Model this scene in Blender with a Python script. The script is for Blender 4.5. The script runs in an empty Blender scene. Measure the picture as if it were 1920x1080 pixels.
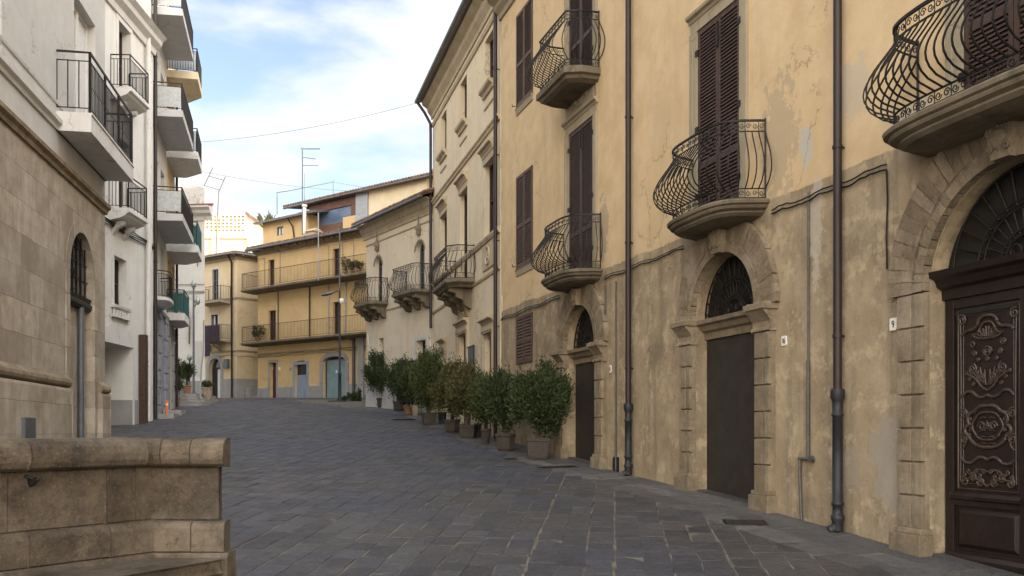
import bpy, math, random
from mathutils import Vector
R = math.radians
PI = math.pi
random.seed(7)
scene = bpy.context.scene
COL = scene.collection
# ---------------------------------------------------------------- camera
F, CX, HZ = 1750.0, 960.0, 810.0            # focal length in photo pixels, centre column, horizon row
EYE = 1.5
cam = bpy.data.cameras.new('camera')
co = bpy.data.objects.new('camera', cam)
COL.objects.link(co)
co.location = (0, 0, EYE)
co.rotation_euler = (R(90), 0, 0)
cam.sensor_width = 36
cam.lens = 36 * F / 1920
cam.shift_y = (HZ - 540) / 1920
cam.clip_start = 0.1
cam.clip_end = 3000
scene.camera = co
# ---------------------------------------------------------------- light
SUN_DIR = Vector((0.90, -0.43, 0.0)).normalized()
ELEV = R(17)
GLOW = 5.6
sd = Vector((SUN_DIR.x * math.cos(ELEV), SUN_DIR.y * math.cos(ELEV), math.sin(ELEV)))
sl = bpy.data.lights.new('sun', 'SUN')
sl.energy = 2.8
sl.angle = R(0.5)
sl.color = (1.0, 0.86, 0.66)
so = bpy.data.objects.new('sun', sl)
COL.objects.link(so)
so.rotation_euler = sd.to_track_quat('Z', 'Y').to_euler()
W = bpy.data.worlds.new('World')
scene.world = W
W.use_nodes = True
nt = W.node_tree
nt.nodes.clear()
def wn(t): return nt.nodes.new(t)
sky = wn('ShaderNodeTexSky')
sky.sky_type = 'NISHITA'
sky.sun_disc = False
sky.sun_elevation = ELEV
sky.sun_rotation = math.atan2(sd.x, sd.y)
sky.air_density = 1.0
sky.dust_density = 0.6
sky.ozone_density = 1.6
tc = wn('ShaderNodeTexCoord')
mp = wn('ShaderNodeMapping')
mp.inputs['Scale'].default_value = (1.5, 1.5, 4.2)
mp.inputs['Location'].default_value = (0.35, 0.1, 0.62)
n1 = wn('ShaderNodeTexNoise')
n1.inputs['Scale'].default_value = 1.7
n1.inputs['Detail'].default_value = 8
n1.inputs['Roughness'].default_value = 0.52
n1.inputs['Distortion'].default_value = 0.35
sep = wn('ShaderNodeSeparateXYZ')
# clouds are denser towards the horizon
ma = wn('ShaderNodeMath'); ma.operation = 'MULTIPLY_ADD'
ma.inputs[1].default_value = -0.42
ma.inputs[2].default_value = 0.27
mb_ = wn('ShaderNodeMath'); mb_.operation = 'ADD'
cr = wn('ShaderNodeValToRGB')
cr.color_ramp.elements[0].position = 0.46
cr.color_ramp.elements[1].position = 0.61
cr.color_ramp.interpolation = 'EASE'
mx = wn('ShaderNodeMixRGB')
mx.inputs['Color2'].default_value = (3.0, 3.05, 3.2, 1)      # thin cloud, in the sky texture's own units
bg = wn('ShaderNodeBackground')
bg.inputs['Strength'].default_value = 0.11
ow = wn('ShaderNodeOutputWorld')
L = nt.links.new
L(tc.outputs['Generated'], mp.inputs['Vector'])
L(mp.outputs[0], n1.inputs['Vector'])
L(tc.outputs['Generated'], sep.inputs[0])
L(sep.outputs['Z'], ma.inputs[0])
L(n1.outputs['Fac'], mb_.inputs[0])
L(ma.outputs[0], mb_.inputs[1])
L(mb_.outputs[0], cr.inputs[0])
L(cr.outputs[0], mx.inputs['Fac'])
hs = wn('ShaderNodeHueSaturation')
hs.inputs['Saturation'].default_value = 0.80
hs.inputs['Value'].default_value = 0.80
L(sky.outputs[0], hs.inputs['Color'])
L(hs.outputs[0], mx.inputs['Color1'])
# sky brightened overhead and sunward behind the camera, added to light the facades
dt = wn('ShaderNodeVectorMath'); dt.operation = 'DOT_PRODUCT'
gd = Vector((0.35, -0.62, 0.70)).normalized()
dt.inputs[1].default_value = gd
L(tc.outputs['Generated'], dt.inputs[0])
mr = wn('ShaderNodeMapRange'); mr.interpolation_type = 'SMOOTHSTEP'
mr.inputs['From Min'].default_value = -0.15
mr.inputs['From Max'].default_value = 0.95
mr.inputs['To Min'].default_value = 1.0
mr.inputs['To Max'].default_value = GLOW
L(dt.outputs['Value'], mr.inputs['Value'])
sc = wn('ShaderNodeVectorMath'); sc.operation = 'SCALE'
wt = wn('ShaderNodeMixRGB'); wt.blend_type = 'MULTIPLY'          # warm tint on the added glow, to warm the facades
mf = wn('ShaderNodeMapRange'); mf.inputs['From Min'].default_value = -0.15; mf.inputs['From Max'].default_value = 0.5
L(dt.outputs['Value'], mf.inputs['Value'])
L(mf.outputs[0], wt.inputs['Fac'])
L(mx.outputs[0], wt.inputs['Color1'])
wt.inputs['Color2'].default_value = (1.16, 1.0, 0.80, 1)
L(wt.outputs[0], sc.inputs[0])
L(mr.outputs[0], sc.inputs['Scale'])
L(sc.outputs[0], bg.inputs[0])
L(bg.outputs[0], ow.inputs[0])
scene.view_settings.view_transform = 'Standard'
scene.view_settings.look = 'None'
scene.view_settings.gamma = 1
scene.view_settings.exposure = 1.76
# ---------------------------------------------------------------- terrain height: the street climbs away from the camera
GP = [(-30, -1.6), (0, -0.95), (6, -0.45), (11.4, 0.0), (15.7, 0.36), (21.8, 0.76), (28, 1.28), (33, 1.72),
      (39, 2.24), (45, 2.75), (51, 3.22), (56, 3.55), (61, 3.74), (70, 3.8), (90, 3.8), (800, 3.8)]
def gz(y):
    if y <= GP[0][0]: return GP[0][1]
    for (a, za), (b, zb) in zip(GP, GP[1:]):
        if y <= b: return za + (zb - za) * (y - a) / (b - a)
    return GP[-1][1]
# ---------------------------------------------------------------- mesh helpers
class Frame:
    """A facade plane: p0 is its left end seen from the street, p1 its right end; w points out to the street."""
    def __init__(s, p0, p1):
        s.o = Vector((p0[0], p0[1], 0)); e = Vector((p1[0], p1[1], 0)); v = e - s.o
        s.L = v.length; s.d = v.normalized(); s.n = Vector((s.d.y, -s.d.x, 0))
    def P(s, u, w, z):
        q = s.o + s.d * u + s.n * w
        return Vector((q.x, q.y, z))
    def px(s, x, y, w=0.0):
        r = Vector(((x - CX) / F, 1, 0))
        t = (w + s.o.dot(s.n)) / r.dot(s.n)
        return ((r * t - s.o).dot(s.d), EYE + t * (HZ - y) / F)
    def u(s, x, w=0.0): return s.px(x, HZ, w)[0]
    def z(s, x, y, w=0.0): return s.px(x, y, w)[1]
    def rect(s, x0, x1, yt, yb, w=0.0):
        xm = (x0 + x1) / 2
        return (s.u(x0, w), s.u(x1, w), s.z(xm, yb, w), s.z(xm, yt, w))
    def g(s, u, w=0.0): return gz(s.P(u, w, 0).y)
    def shifted(s, w):
        a = s.P(0, w, 0); b = s.P(s.L, w, 0)
        return Frame((a.x, a.y), (b.x, b.y))
WORLD = Frame((0, 0), (1, 0))           # u = x, w = -y
WORLD.n = Vector((0, 1, 0))             # u = x, w = y: plain world axes
class MB:
    def __init__(s): s.v = []; s.f = []; s.sm = []
    def face(s, pts, smooth=False):
        i = len(s.v); s.v.extend(pts); s.f.append(tuple(range(i, i + len(pts)))); s.sm.append(smooth)
    def grid(s, rows, closed=False, smooth=True):
        i = len(s.v); m = len(rows[0])
        for r in rows: s.v.extend(r)
        for a in range(len(rows) - 1):
            for b in range(m if closed else m - 1):
                c = (b + 1) % m
                s.f.append((i + a * m + b, i + a * m + c, i + (a + 1) * m + c, i + (a + 1) * m + b)); s.sm.append(smooth)
    def box(s, fr, u0, u1, w0, w1, z0, z1):
        c = [fr.P(u, w, z) for z in (z0, z1) for (u, w) in ((u0, w0), (u1, w0), (u1, w1), (u0, w1))]
        i = len(s.v); s.v.extend(c)
        for q in ((0, 3, 2, 1), (4, 5, 6, 7), (0, 1, 5, 4), (1, 2, 6, 5), (2, 3, 7, 6), (3, 0, 4, 7)):
            s.f.append(tuple(i + k for k in q)); s.sm.append(False)
    def prism(s, pts0, pts1, smooth=False):
        n = len(pts0); i = len(s.v); s.v.extend(pts0); s.v.extend(pts1)
        s.f.append(tuple(range(i, i + n))); s.sm.append(False)
        s.f.append(tuple(range(i + 2 * n - 1, i + n - 1, -1))); s.sm.append(False)
        for k in range(n):
            j = (k + 1) % n
            s.f.append((i + k, i + j, i + n + j, i + n + k)); s.sm.append(smooth)
    def prof(s, fr, u0, u1, pr):
        """a moulding: profile of (w, z) points run along the wall"""
        s.prism([fr.P(u0, w, z) for w, z in pr], [fr.P(u1, w, z) for w, z in pr])
    def tube(s, pts, r, n=6, r1=None, cap=True):
        pts = [Vector(p) for p in pts]; m = len(pts); rows = []
        up = None
        for i, p in enumerate(pts):
            t = (pts[min(i + 1, m - 1)] - pts[max(i - 1, 0)])
            if t.length < 1e-9: t = Vector((0, 0, 1))
            t.normalize()
            if up is None:
                up = Vector((0, 0, 1)) if abs(t.z) < .9 else Vector((0.3, 1, 0)).normalized()
            a = t.cross(up)
            if a.length < 1e-5: a = t.cross(Vector((1, 0.2, 0)))
            a.normalize(); b = a.cross(t).normalized(); up = b
            rr = r if r1 is None else r + (r1 - r) * i / max(1, m - 1)
            rows.append([p + (a * math.cos(2 * PI * (k + .5) / n) + b * math.sin(2 * PI * (k + .5) / n)) * rr for k in range(n)])
        s.grid(rows, True, n > 4)
        if cap: s.face(rows[0][::-1]); s.face(rows[-1])
    def lathe(s, c, pr, n=16, smooth=True, rot=0.0):
        rows = [[Vector((c[0] + r * math.cos(rot + 2 * PI * k / n), c[1] + r * math.sin(rot + 2 * PI * k / n), c[2] + z)) for k in range(n)] for r, z in pr]
        s.grid(rows, True, smooth); s.face(rows[0][::-1]); s.face(rows[-1])
    def stack(s, fr, outline, uc, levels):
        """slab with a moulded edge: outline (u, w) scaled about (uc, 0) at each level (scale, z)"""
        rows = [[fr.P(uc + (u - uc) * k, w * k, z) for u, w in outline] for k, z in levels]
        s.grid(rows, True, False); s.face(rows[0][::-1]); s.face(rows[-1])
    def arcblock(s, fr, uc, zc, r0, r1, a0, a1, w0, w1, seg=3):
        inn = []; out = []
        for k in range(seg + 1):
            a = a0 + (a1 - a0) * k / seg
            inn.append((uc + r0 * math.cos(a), zc + r0 * math.sin(a))); out.append((uc + r1 * math.cos(a), zc + r1 * math.sin(a)))
        for k in range(seg):
            q = [inn[k], inn[k + 1], out[k + 1], out[k]]
            s.prism([fr.P(u, w0, z) for u, z in q], [fr.P(u, w1, z) for u, z in q])
    def build(s, name, mat, parent=None, fr=None, bevel=0.0):
        me = bpy.data.meshes.new(name)
        loc = Vector(parent.matrix_world.translation) if parent is not None else Vector((0, 0, 0))
        if parent is not None: loc = LOC[parent.name]
        me.from_pydata([tuple(v - loc) for v in s.v], [], s.f)
        me.polygons.foreach_set('use_smooth', s.sm)
        if fr is not None:
            uv = me.uv_layers.new(name='wall')
            vs = s.v
            for p in me.polygons:
                nn = p.normal
                side = abs(nn.dot(fr.d)) > .8
                for li in p.loop_indices:
                    q = vs[me.loops[li].vertex_index] - fr.o
                    uv.data[li].uv = ((q.dot(fr.n) if side else q.dot(fr.d)), q.z + (q.dot(fr.n) if abs(nn.z) > .8 else 0))
        me.validate(); me.update()
        o = bpy.data.objects.new(name, me)
        COL.objects.link(o)
        if mat is not None: me.materials.append(mat)
        if parent is not None:
            o.parent = parent; LOC[o.name] = loc
        if bevel:
            b = o.modifiers.new('bevel', 'BEVEL'); b.width = bevel; b.segments = 2; b.limit_method = 'ANGLE'
        return o
LOC = {}
def thing(name, label, cat, loc, group=None):
    o = bpy.data.objects.new(name, None); COL.objects.link(o)
    o.location = loc; o.empty_display_size = .3
    LOC[o.name] = Vector(loc)
    o['label'] = label; o['category'] = cat
    if group: o['group'] = group
    return o
def tag(o, label, cat, group=None):
    o['label'] = label; o['category'] = cat
    if group: o['group'] = group
    return o
def struct(o): o['kind'] = 'structure'; return o
# ---------------------------------------------------------------- materials
class M:
    def __init__(s, name, rough=.85, spec=.3, metal=0.0):
        s.m = bpy.data.materials.new(name); s.m.use_nodes = True
        s.nt = s.m.node_tree; s.b = s.nt.nodes['Principled BSDF']
        s.b.inputs['Roughness'].default_value = rough
        s.b.inputs['Specular IOR Level'].default_value = spec
        s.b.inputs['Metallic'].default_value = metal
        s.geo = s.nt.nodes.new('ShaderNodeNewGeometry')
    def n(s, t, **k):
        x = s.nt.nodes.new(t)
        for a, b in k.items():
            if a in x.inputs: s.set(x.inputs[a], b)
            else: setattr(x, a, b)
        return x
    def set(s, sock, v):
        if isinstance(v, bpy.types.NodeSocket): s.nt.links.new(v, sock)
        elif isinstance(v, tuple) and len(v) == 3 and sock.type == 'RGBA': sock.default_value = (*v, 1)
        else: sock.default_value = v
    def noise(s, scale, detail=5, rough=.6, stretch=(1, 1, 1), off=(0, 0, 0), vec=None, dist=0.0):
        mp = s.n('ShaderNodeMapping', Vector=vec or s.geo.outputs['Position'], Scale=stretch, Location=off)
        return s.n('ShaderNodeTexNoise', Vector=mp.outputs[0], Scale=scale, Detail=detail, Roughness=rough, Distortion=dist).outputs['Fac']
    def ramp(s, fac, a, b, ca=0.0, cb=1.0):
        m = s.n('ShaderNodeMapRange', Value=fac); m.clamp = True
        m.inputs['From Min'].default_value = a; m.inputs['From Max'].default_value = b
        m.inputs['To Min'].default_value = ca; m.inputs['To Max'].default_value = cb
        return m.outputs[0]
    def mix(s, fac, a, b, mode='MIX'):
        x = s.n('ShaderNodeMixRGB', blend_type=mode)
        s.set(x.inputs['Fac'], fac); s.set(x.inputs['Color1'], a); s.set(x.inputs['Color2'], b)
        return x.outputs[0]
    def math(s, op, a, b=0.0, c=None):
        x = s.n('ShaderNodeMath', operation=op); s.set(x.inputs[0], a); s.set(x.inputs[1], b)
        if c is not None: s.set(x.inputs[2], c)
        return x.outputs[0]
    def bump(s, h, strength=.3, dist=.02, normal=None):
        x = s.n('ShaderNodeBump', Height=h, Strength=strength, Distance=dist)
        if normal is not None: s.set(x.inputs['Normal'], normal)
        return x.outputs[0]
    def z(s):
        return s.n('ShaderNodeSeparateXYZ', Vector=s.geo.outputs['Position']).outputs['Z']
    def col(s, c): s.set(s.b.inputs['Base Color'], c); return s
    def nor(s, n_): s.set(s.b.inputs['Normal'], n_); return s
def plain(name, c, rough=.6, spec=.4, metal=0.0, var=.25, scale=6.0, bump=.15):
    m = M(name, rough, spec, metal)
    f = m.noise(scale, 6)
    f2 = m.noise(scale * 7, 3)
    d = tuple(x * (1 - var) for x in c); l = tuple(min(1, x * (1 + var * .7)) for x in c)
    cc = m.mix(m.ramp(f, .3, .7), d, l)
    cc = m.mix(m.ramp(f2, .35, .75, 0, .35), cc, d)
    m.col(cc)
    if bump: m.nor(m.bump(f2, bump, .01))
    return m.m
def plaster(name, c, dark, stain, amount=.5, low=None, streak=.45, seed=0.0, spots=()):
    m = M(name, .92, .15)
    o = (seed, seed * 1.7, seed * .6)
    big = m.noise(.35, 6, .6, off=o)
    mid = m.noise(1.6, 7, .65, off=o)
    st = m.noise(1.1, 6, .62, (2.6, 2.6, .16), off=o)
    fine = m.noise(26, 4, .6)
    cc = m.mix(m.ramp(mid, .38, .64), c, dark)
    cc = m.mix(m.ramp(big, .40, .66, 0, amount), cc, dark)
    cc = m.mix(m.ramp(st, .52, .74, 0, streak), cc, stain)
    if low:
        zl, lc, ld, ls = low
        pk = m.noise(.9, 8, .7, off=(3, 9, 2))
        lo = m.mix(m.ramp(mid, .33, .66), lc, ld)
        lo = m.mix(m.ramp(st, .45, .66, 0, .75), lo, ls)
        lo = m.mix(m.ramp(m.noise(2.6, 9, .75), .52, .60, 0, .6), lo, tuple(x * 1.3 for x in lc))
        lo = m.mix(m.ramp(m.noise(9, 8, .8), .55, .7, 0, .5), lo, tuple(x * .7 for x in ls))
        lo = m.mix(m.ramp(m.noise(.8, 9, .72, off=(7, 1, 4)), .56, .64, 0, .6), lo, ls)
        zz = m.math('ADD', m.z(), m.math('MULTIPLY', pk, .28))
        cc = m.mix(m.ramp(zz, zl - .012 + .14, zl + .012 + .14), lo, cc)
    # fallen plaster, with an edge of its own
    pt = m.noise(.62, 10, .68, off=(seed + 4, 2, 8))
    cc = m.mix(m.ramp(pt, .655, .675, 0, .7), cc, stain)
    # individual old patches and stains, each with its own ragged outline
    for (c0, rad, pc, k_) in spots:
        vs = m.n('ShaderNodeVectorMath', operation='SUBTRACT'); m.set(vs.inputs[0], m.geo.outputs['Position']); vs.inputs[1].default_value = c0
        vd = m.n('ShaderNodeVectorMath', operation='DIVIDE'); m.set(vd.inputs[0], vs.outputs[0]); vd.inputs[1].default_value = rad
        vl = m.n('ShaderNodeVectorMath', operation='LENGTH'); m.set(vl.inputs[0], vd.outputs[0])
        e_ = m.math('ADD', vl.outputs['Value'], m.math('MULTIPLY', m.math('SUBTRACT', m.noise(4.5, 7, .7, off=c0), .5), 3.2))
        cc = m.mix(m.ramp(e_, .85, 1.0, k_, 0), cc, pc)
    # hairline cracks, only where the plaster is weak
    wv = m.n('ShaderNodeVectorMath', operation='MULTIPLY_ADD'); m.set(wv.inputs[0], m.n('ShaderNodeCombineXYZ', X=mid, Y=m.noise(2.2, 5, .6), Z=m.noise(1.9, 5, .6, off=(4, 4, 4))).outputs[0])
    wv.inputs[1].default_value = (.9, .9, .9); m.set(wv.inputs[2], m.geo.outputs['Position'])
    vo = m.n('ShaderNodeTexVoronoi', feature='DISTANCE_TO_EDGE', Vector=wv.outputs[0], Scale=.55)
    ck = m.math('MULTIPLY', m.ramp(vo.outputs['Distance'], .004, .010, 1, 0), m.ramp(big, .50, .56))
    cc = m.mix(m.math('MULTIPLY', ck, .55), cc, tuple(x * .5 for x in stain))
    cc = m.mix(m.ramp(fine, .4, .8, 0, .16), cc, dark)
    m.col(cc)
    m.nor(m.bump(fine, .35, .008, m.bump(mid, .5, .03)))
    return m.m
def stonework(name, c, dark, light, bw=1.1, bh=.62, mortar=.012, joint=None, noise_scale=2.0, jstr=.8, seed=0.0):
    m = M(name, .88, .2)
    uv = m.n('ShaderNodeUVMap').outputs[0]
    wob = m.noise(1.3, 3, .5)
    wv = m.n('ShaderNodeVectorMath', operation='MULTIPLY_ADD'); m.set(wv.inputs[0], m.n('ShaderNodeCombineXYZ', X=wob, Y=m.noise(2.1, 3, .5)).outputs[0])
    wv.inputs[1].default_value = (.05, .05, 0); m.set(wv.inputs[2], uv)
    br = m.n('ShaderNodeTexBrick', Vector=wv.outputs[0], Scale=1.0, Color1=tuple(x * .68 for x in c), Color2=tuple(min(1, x * 1.22) for x in c), Mortar=joint or dark)
    br.inputs['Mortar Size'].default_value = mortar; br.inputs['Mortar Smooth'].default_value = .3
    br.inputs['Brick Width'].default_value = bw; br.inputs['Row Height'].default_value = bh
    br.offset = .43; br.squash = .8; br.squash_frequency = 3
    mid = m.noise(noise_scale, 9, .7, off=(seed, 0, 0)); fine = m.noise(30, 5, .7); st = m.noise(1.3, 7, .65, (2.2, 2.2, .22), off=(seed, 0, 0))
    cc = m.mix(m.ramp(mid, .36, .66, 0, .75), br.outputs['Color'], dark)
    cc = m.mix(m.ramp(m.noise(.8, 8, .66, off=(5, seed, 0)), .45, .7, 0, .65), cc, light)
    cc = m.mix(m.ramp(st, .5, .72, 0, .5), cc, dark)
    cc = m.mix(m.ramp(fine, .45, .8, 0, .4), cc, dark)
    m.col(cc)
    h = m.math('MULTIPLY_ADD', br.outputs['Fac'], -jstr, m.math('MULTIPLY', mid, .8))
    m.nor(m.bump(fine, .4, .012, m.bump(h, .7, .03)))
    return m.m
MAT = {}
MAT['yellow'] = plaster('yellow_plaster', (.645, .49, .30), (.55, .40, .23), (.37, .29, .19), .5, (5.12, (.385, .305, .20), (.255, .195, .125), (.165, .135, .10)), .3, 0.0, (
    ((4.10, 14.36, 6.0), (.5, .5, .95), (.36, .29, .20), .6), ((4.64, 12.69, 6.15), (.35, .35, .42), (.46, .41, .33), .6), ((2.02, 20.86, 6.0), (.4, .35, .75), (.33, .27, .19), .7),
    ((4.32, 13.69, 5.70), (.18, .18, .30), (.45, .43, .39), .85), ((4.39, 13.47, 4.4), (.16, .16, .75), (.46, .42, .35), .6), ((4.85, 12.04, 1.05), (.34, .34, .65), (.30, .265, .22), .8),
    ((4.60, 12.8, 1.0), (.3, .3, .35), (.28, .24, .19), .7), ((3.75, 15.4, 4.55), (.25, .25, .5), (.44, .38, .29), .6), ((4.98, 11.62, 5.35), (.3, .3, .3), (.45, .42, .36), .6), ((2.9, 18.1, 7.6), (.5, .5, .8), (.50, .39, .25), .5), ((5.0, 11.7, 2.1), (.22, .2, 1.1), (.48, .42, .33), .5)))
MAT['cream'] = plaster('cream_plaster', (.68, .58, .425), (.62, .515, .36), (.46, .38, .27), .4, None, .3, 3)
MAT['beige'] = plaster('beige_plaster', (.66, .575, .445), (.60, .51, .385), (.42, .36, .27), .4, None, .3, 6)
MAT['ochre'] = plaster('ochre_plaster', (.60, .435, .225), (.54, .38, .19), (.45, .34, .22), .35, (4.45, (.60, .45, .26), (.53, .39, .215), (.42, .34, .24)), .35, 9)
MAT['house'] = plaster('pale_yellow_plaster', (.60, .48, .31), (.54, .42, .26), (.4, .32, .22), .4, None, .35, 12)
MAT['white'] = plaster('white_plaster', (.68, .67, .64), (.62, .605, .57), (.45, .43, .40), .35, None, .35, 15)
MAT['whitegrey'] = plaster('offwhite_plaster', (.54, .53, .505), (.49, .475, .45), (.42, .40, .37), .3, None, .22, 18)
MAT['bright'] = plaster('sunlit_cream_plaster', (.70, .60, .42), (.64, .53, .36), (.5, .42, .3), .4, None, .3, 21)
MAT['greyblue'] = plaster('grey_painted_stone', (.30, .31, .335), (.24, .25, .28), (.17, .17, .18), .5, None, .5, 24)
MAT['dado'] = plaster('grey_dado_plaster', (.33, .32, .315), (.27, .26, .25), (.18, .17, .165), .5, None, .5, 27)
MAT['trim'] = plaster('sandstone_trim', (.335, .265, .175), (.235, .185, .12), (.12, .10, .075), .6, None, .6, 30)
MAT['trimlight'] = plaster('pale_stone_trim', (.50, .42, .30), (.42, .34, .23), (.27, .22, .16), .6, None, .6, 33)
MAT['surround'] = plaster('grey_window_surround', (.36, .305, .215), (.31, .26, .18), (.22, .19, .14), .5, None, .5, 36)
MAT['slab'] = plaster('weathered_slab_stone', (.22, .18, .125), (.13, .105, .075), (.06, .052, .042), .7, None, .8, 39)
MAT['whitetrim'] = plaster('white_painted_trim', (.66, .65, .625), (.59, .575, .55), (.42, .40, .37), .35, None, .3, 42)
MAT['soffit'] = plaster('grey_concrete_slab', (.50, .50, .50), (.44, .44, .44), (.33, .32, .31), .35, None, .2, 45)
MAT['stone'] = stonework('ashlar_wall_stone', (.40, .345, .27), (.24, .19, .14), (.52, .47, .40), 1.25, .74, .009, (.22, .18, .13), 2.6, .6)
MAT['_unused'] = stonework('brown_parapet_stone', (.27, .195, .12), (.10, .075, .052), (.36, .285, .20), .62, 3.0, .012, (.09, .07, .05), 4.0, .9, 5)
MAT['dark'] = plain('black_iron', (.018, .017, .018), .5, .4, .4, .4, 9)
MAT['iron'] = plain('wrought_iron', (.017, .014, .013), .55, .4, .4, .5, 12)
MAT['rust'] = plain('brown_painted_iron', (.075, .045, .033), .6, .35, .2, .45, 10)
MAT['shutter'] = plain('brown_shutter_wood', (.085, .05, .035), .6, .3, 0, .35, 5)
MAT['shutterdark'] = plain('dark_shutter_wood', (.062, .036, .028), .6, .3, 0, .35, 5)
MAT['pipe'] = plain('dark_brown_downpipe', (.024, .014, .014), .5, .45, .1, .25, 5)
MAT['castiron'] = plain('cast_iron_pipe', (.022, .023, .027), .55, .45, .2, .3, 7)
MAT['conduit'] = plain('grey_conduit', (.11, .105, .095), .5, .4, .2, .4, 8)
MAT['board'] = plain('dark_door_board', (.032, .027, .023), .62, .3, 0, .3, 4)
MAT['door'] = plain('carved_dark_wood', (.016, .009, .008), .42, .45, 0, .45, 5, .3)
MAT['door_edge'] = plain('worn_carving_wood', (.055, .036, .027), .34, .5, 0, .5, 14, .3)
MAT['glass'] = plain('dark_window_glass', (.022, .026, .032), .06, .7, 0, .2, 2, 0)
MAT['darkpane'] = plain('dusty_dark_pane', (.018, .017, .016), .45, .3, 0, .4, 5, 0)
MAT['glasssky'] = plain('pale_balcony_glass', (.42, .47, .53), .12, .6, 0, .15, 3, 0)
MAT['glassblue'] = plain('veranda_glass', (.10, .15, .23), .08, .8, 0, .25, 1.2, 0)
MAT['frosted'] = plain('frosted_wavy_glass', (.40, .42, .42), .35, .5, 0, .25, 9, .4)
MAT['curtain'] = plain('white_curtain', (.62, .62, .62), .8, .2, 0, .12, 6, 0)
MAT['teal'] = plain('teal_painted_metal', (.02, .085, .09), .5, .4, .1, .3, 6)
MAT['tile'] = plain('terracotta_roof_tile', (.21, .13, .09), .9, .15, 0, .6, 3.2, .4)
MAT['redtile'] = plain('red_roof_tile', (.34, .12, .075), .9, .15, 0, .5, 3.2, .4)
MAT['gutter'] = plain('grey_metal_gutter', (.16, .16, .165), .5, .4, .3, .3, 5)
MAT['eave'] = plain('weathered_eave_board', (.24, .18, .12), .9, .1, 0, .4, 4)
MAT['soil'] = plain('dark_soil', (.05, .038, .028), .95, .1, 0, .4, 20)
MAT['bark'] = plain('grey_brown_bark', (.085, .065, .048), .9, .1, 0, .4, 22)
MAT['pot_stone'] = plain('grey_aggregate_pot', (.08, .068, .058), .92, .15, 0, .5, 38, .6)
MAT['pot_clay'] = plain('clay_pot', (.30, .16, .09), .9, .15, 0, .4, 9)
MAT['pot_dark'] = plain('dark_pot', (.035, .04, .045), .6, .3, 0, .3, 9)
MAT['pot_pale'] = plain('pale_pot', (.33, .27, .20), .9, .15, 0, .35, 9)
MAT['darkred'] = plain('dark_red_door', (.075, .025, .03), .55, .35, 0, .3, 4)
MAT['bluegrey'] = plain('blue_grey_door', (.26, .31, .39), .6, .3, 0, .15, 2)
MAT['shopglass'] = plain('shop_glass', (.20, .30, .33), .15, .6, 0, .2, 1.5, 0)
MAT['greymetal'] = plain('grey_blue_metal', (.12, .13, .145), .5, .4, .3, .2, 4)
MAT['galv'] = plain('galvanised_steel', (.36, .37, .38), .45, .5, .5, .2, 6)
MAT['plate'] = plain('white_enamel_plate', (.74, .71, .64), .35, .5, 0, .1, 12, 0)
MAT['ink'] = plain('black_lettering', (.03, .03, .03), .5, .3, 0, .1, 5, 0)
MAT['brownfascia'] = plain('brown_fascia', (.15, .085, .065), .8, .2, 0, .3, 4)
MAT['orange'] = plain('orange_plastic', (.62, .15, .05), .5, .4, 0, .15, 6, 0)
MAT['greennet'] = plain('dark_green_netting', (.045, .075, .05), .9, .1, 0, .3, 30, .3)
MAT['violet'] = plain('dark_violet_cloth', (.06, .045, .06), .9, .1, 0, .3, 8)
MAT['lamp'] = plain('lamp_glass', (.62, .62, .60), .3, .5, 0, .05, 8, 0)
def paving(name, base, blue, brown):
    m = M(name, .5, .45)
    at = m.n('ShaderNodeAttribute', attribute_name='tint'); t = at.outputs['Fac']
    mid = m.noise(2.2, 8, .68); fine = m.noise(34, 5, .7); big = m.noise(.25, 4, .55)
    cc = m.mix(m.ramp(t, 0, 1), tuple(x * .62 for x in base), tuple(x * 1.45 for x in base))
    cc = m.mix(m.ramp(big, .42, .6, 0, .6), cc, blue)
    cc = m.mix(m.ramp(m.noise(.5, 6, .6, off=(5, 5, 5)), .5, .68, 0, .55), cc, brown)
    cc = m.mix(m.ramp(mid, .5, .78, 0, .55), cc, tuple(x * .45 for x in base))
    cc = m.mix(m.ramp(fine, .52, .72, 0, .6), cc, tuple(x * 2.3 for x in base))
    cc = m.mix(m.ramp(m.noise(11, 6, .8), .50, .62, 0, .5), cc, tuple(x * .4 for x in base))
    m.col(cc)
    m.set(m.b.inputs['Roughness'], m.ramp(mid, .3, .75, .33, .66))
    m.nor(m.bump(fine, .8, .016, m.bump(m.noise(7, 7, .72), 1.0, .085)))
    return m.m
MAT['paving'] = paving('basalt_paving', (.070, .064, .063), (.056, .062, .090), (.092, .079, .062))
MAT['pavestrip'] = paving('grey_kerb_paving', (.118, .110, .103), (.105, .108, .115), (.14, .122, .10))
MAT['mortar'] = plain('sandy_mortar', (.15, .13, .105), .95, .1, 0, .5, 3.5, .5)
def leafmat(name, dark, mid, light):
    m = M(name, .8, .15)
    r = m.geo.outputs['Random Per Island']
    cc = m.mix(m.ramp(r, 0, .6), dark, mid)
    cc = m.mix(m.ramp(r, .72, 1), cc, light)
    cl = m.noise(3.5, 3, .5)
    cc = m.mix(m.ramp(cl, .35, .65, 0, .5), cc, light)
    m.col(cc)
    m.b.inputs['Transmission Weight'].default_value = 0
    m.b.inputs['Subsurface Weight'].default_value = 0
    return m.m
MAT['leaf_dark'] = leafmat('dark_green_leaves', (.024, .034, .014), (.040, .056, .023), (.066, .084, .035))
MAT['leaf_olive'] = leafmat('olive_green_leaves', (.040, .044, .016), (.066, .072, .028), (.12, .105, .045))
MAT['leaf_mid'] = leafmat('green_leaves', (.032, .044, .016), (.054, .071, .027), (.09, .102, .04))

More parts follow.
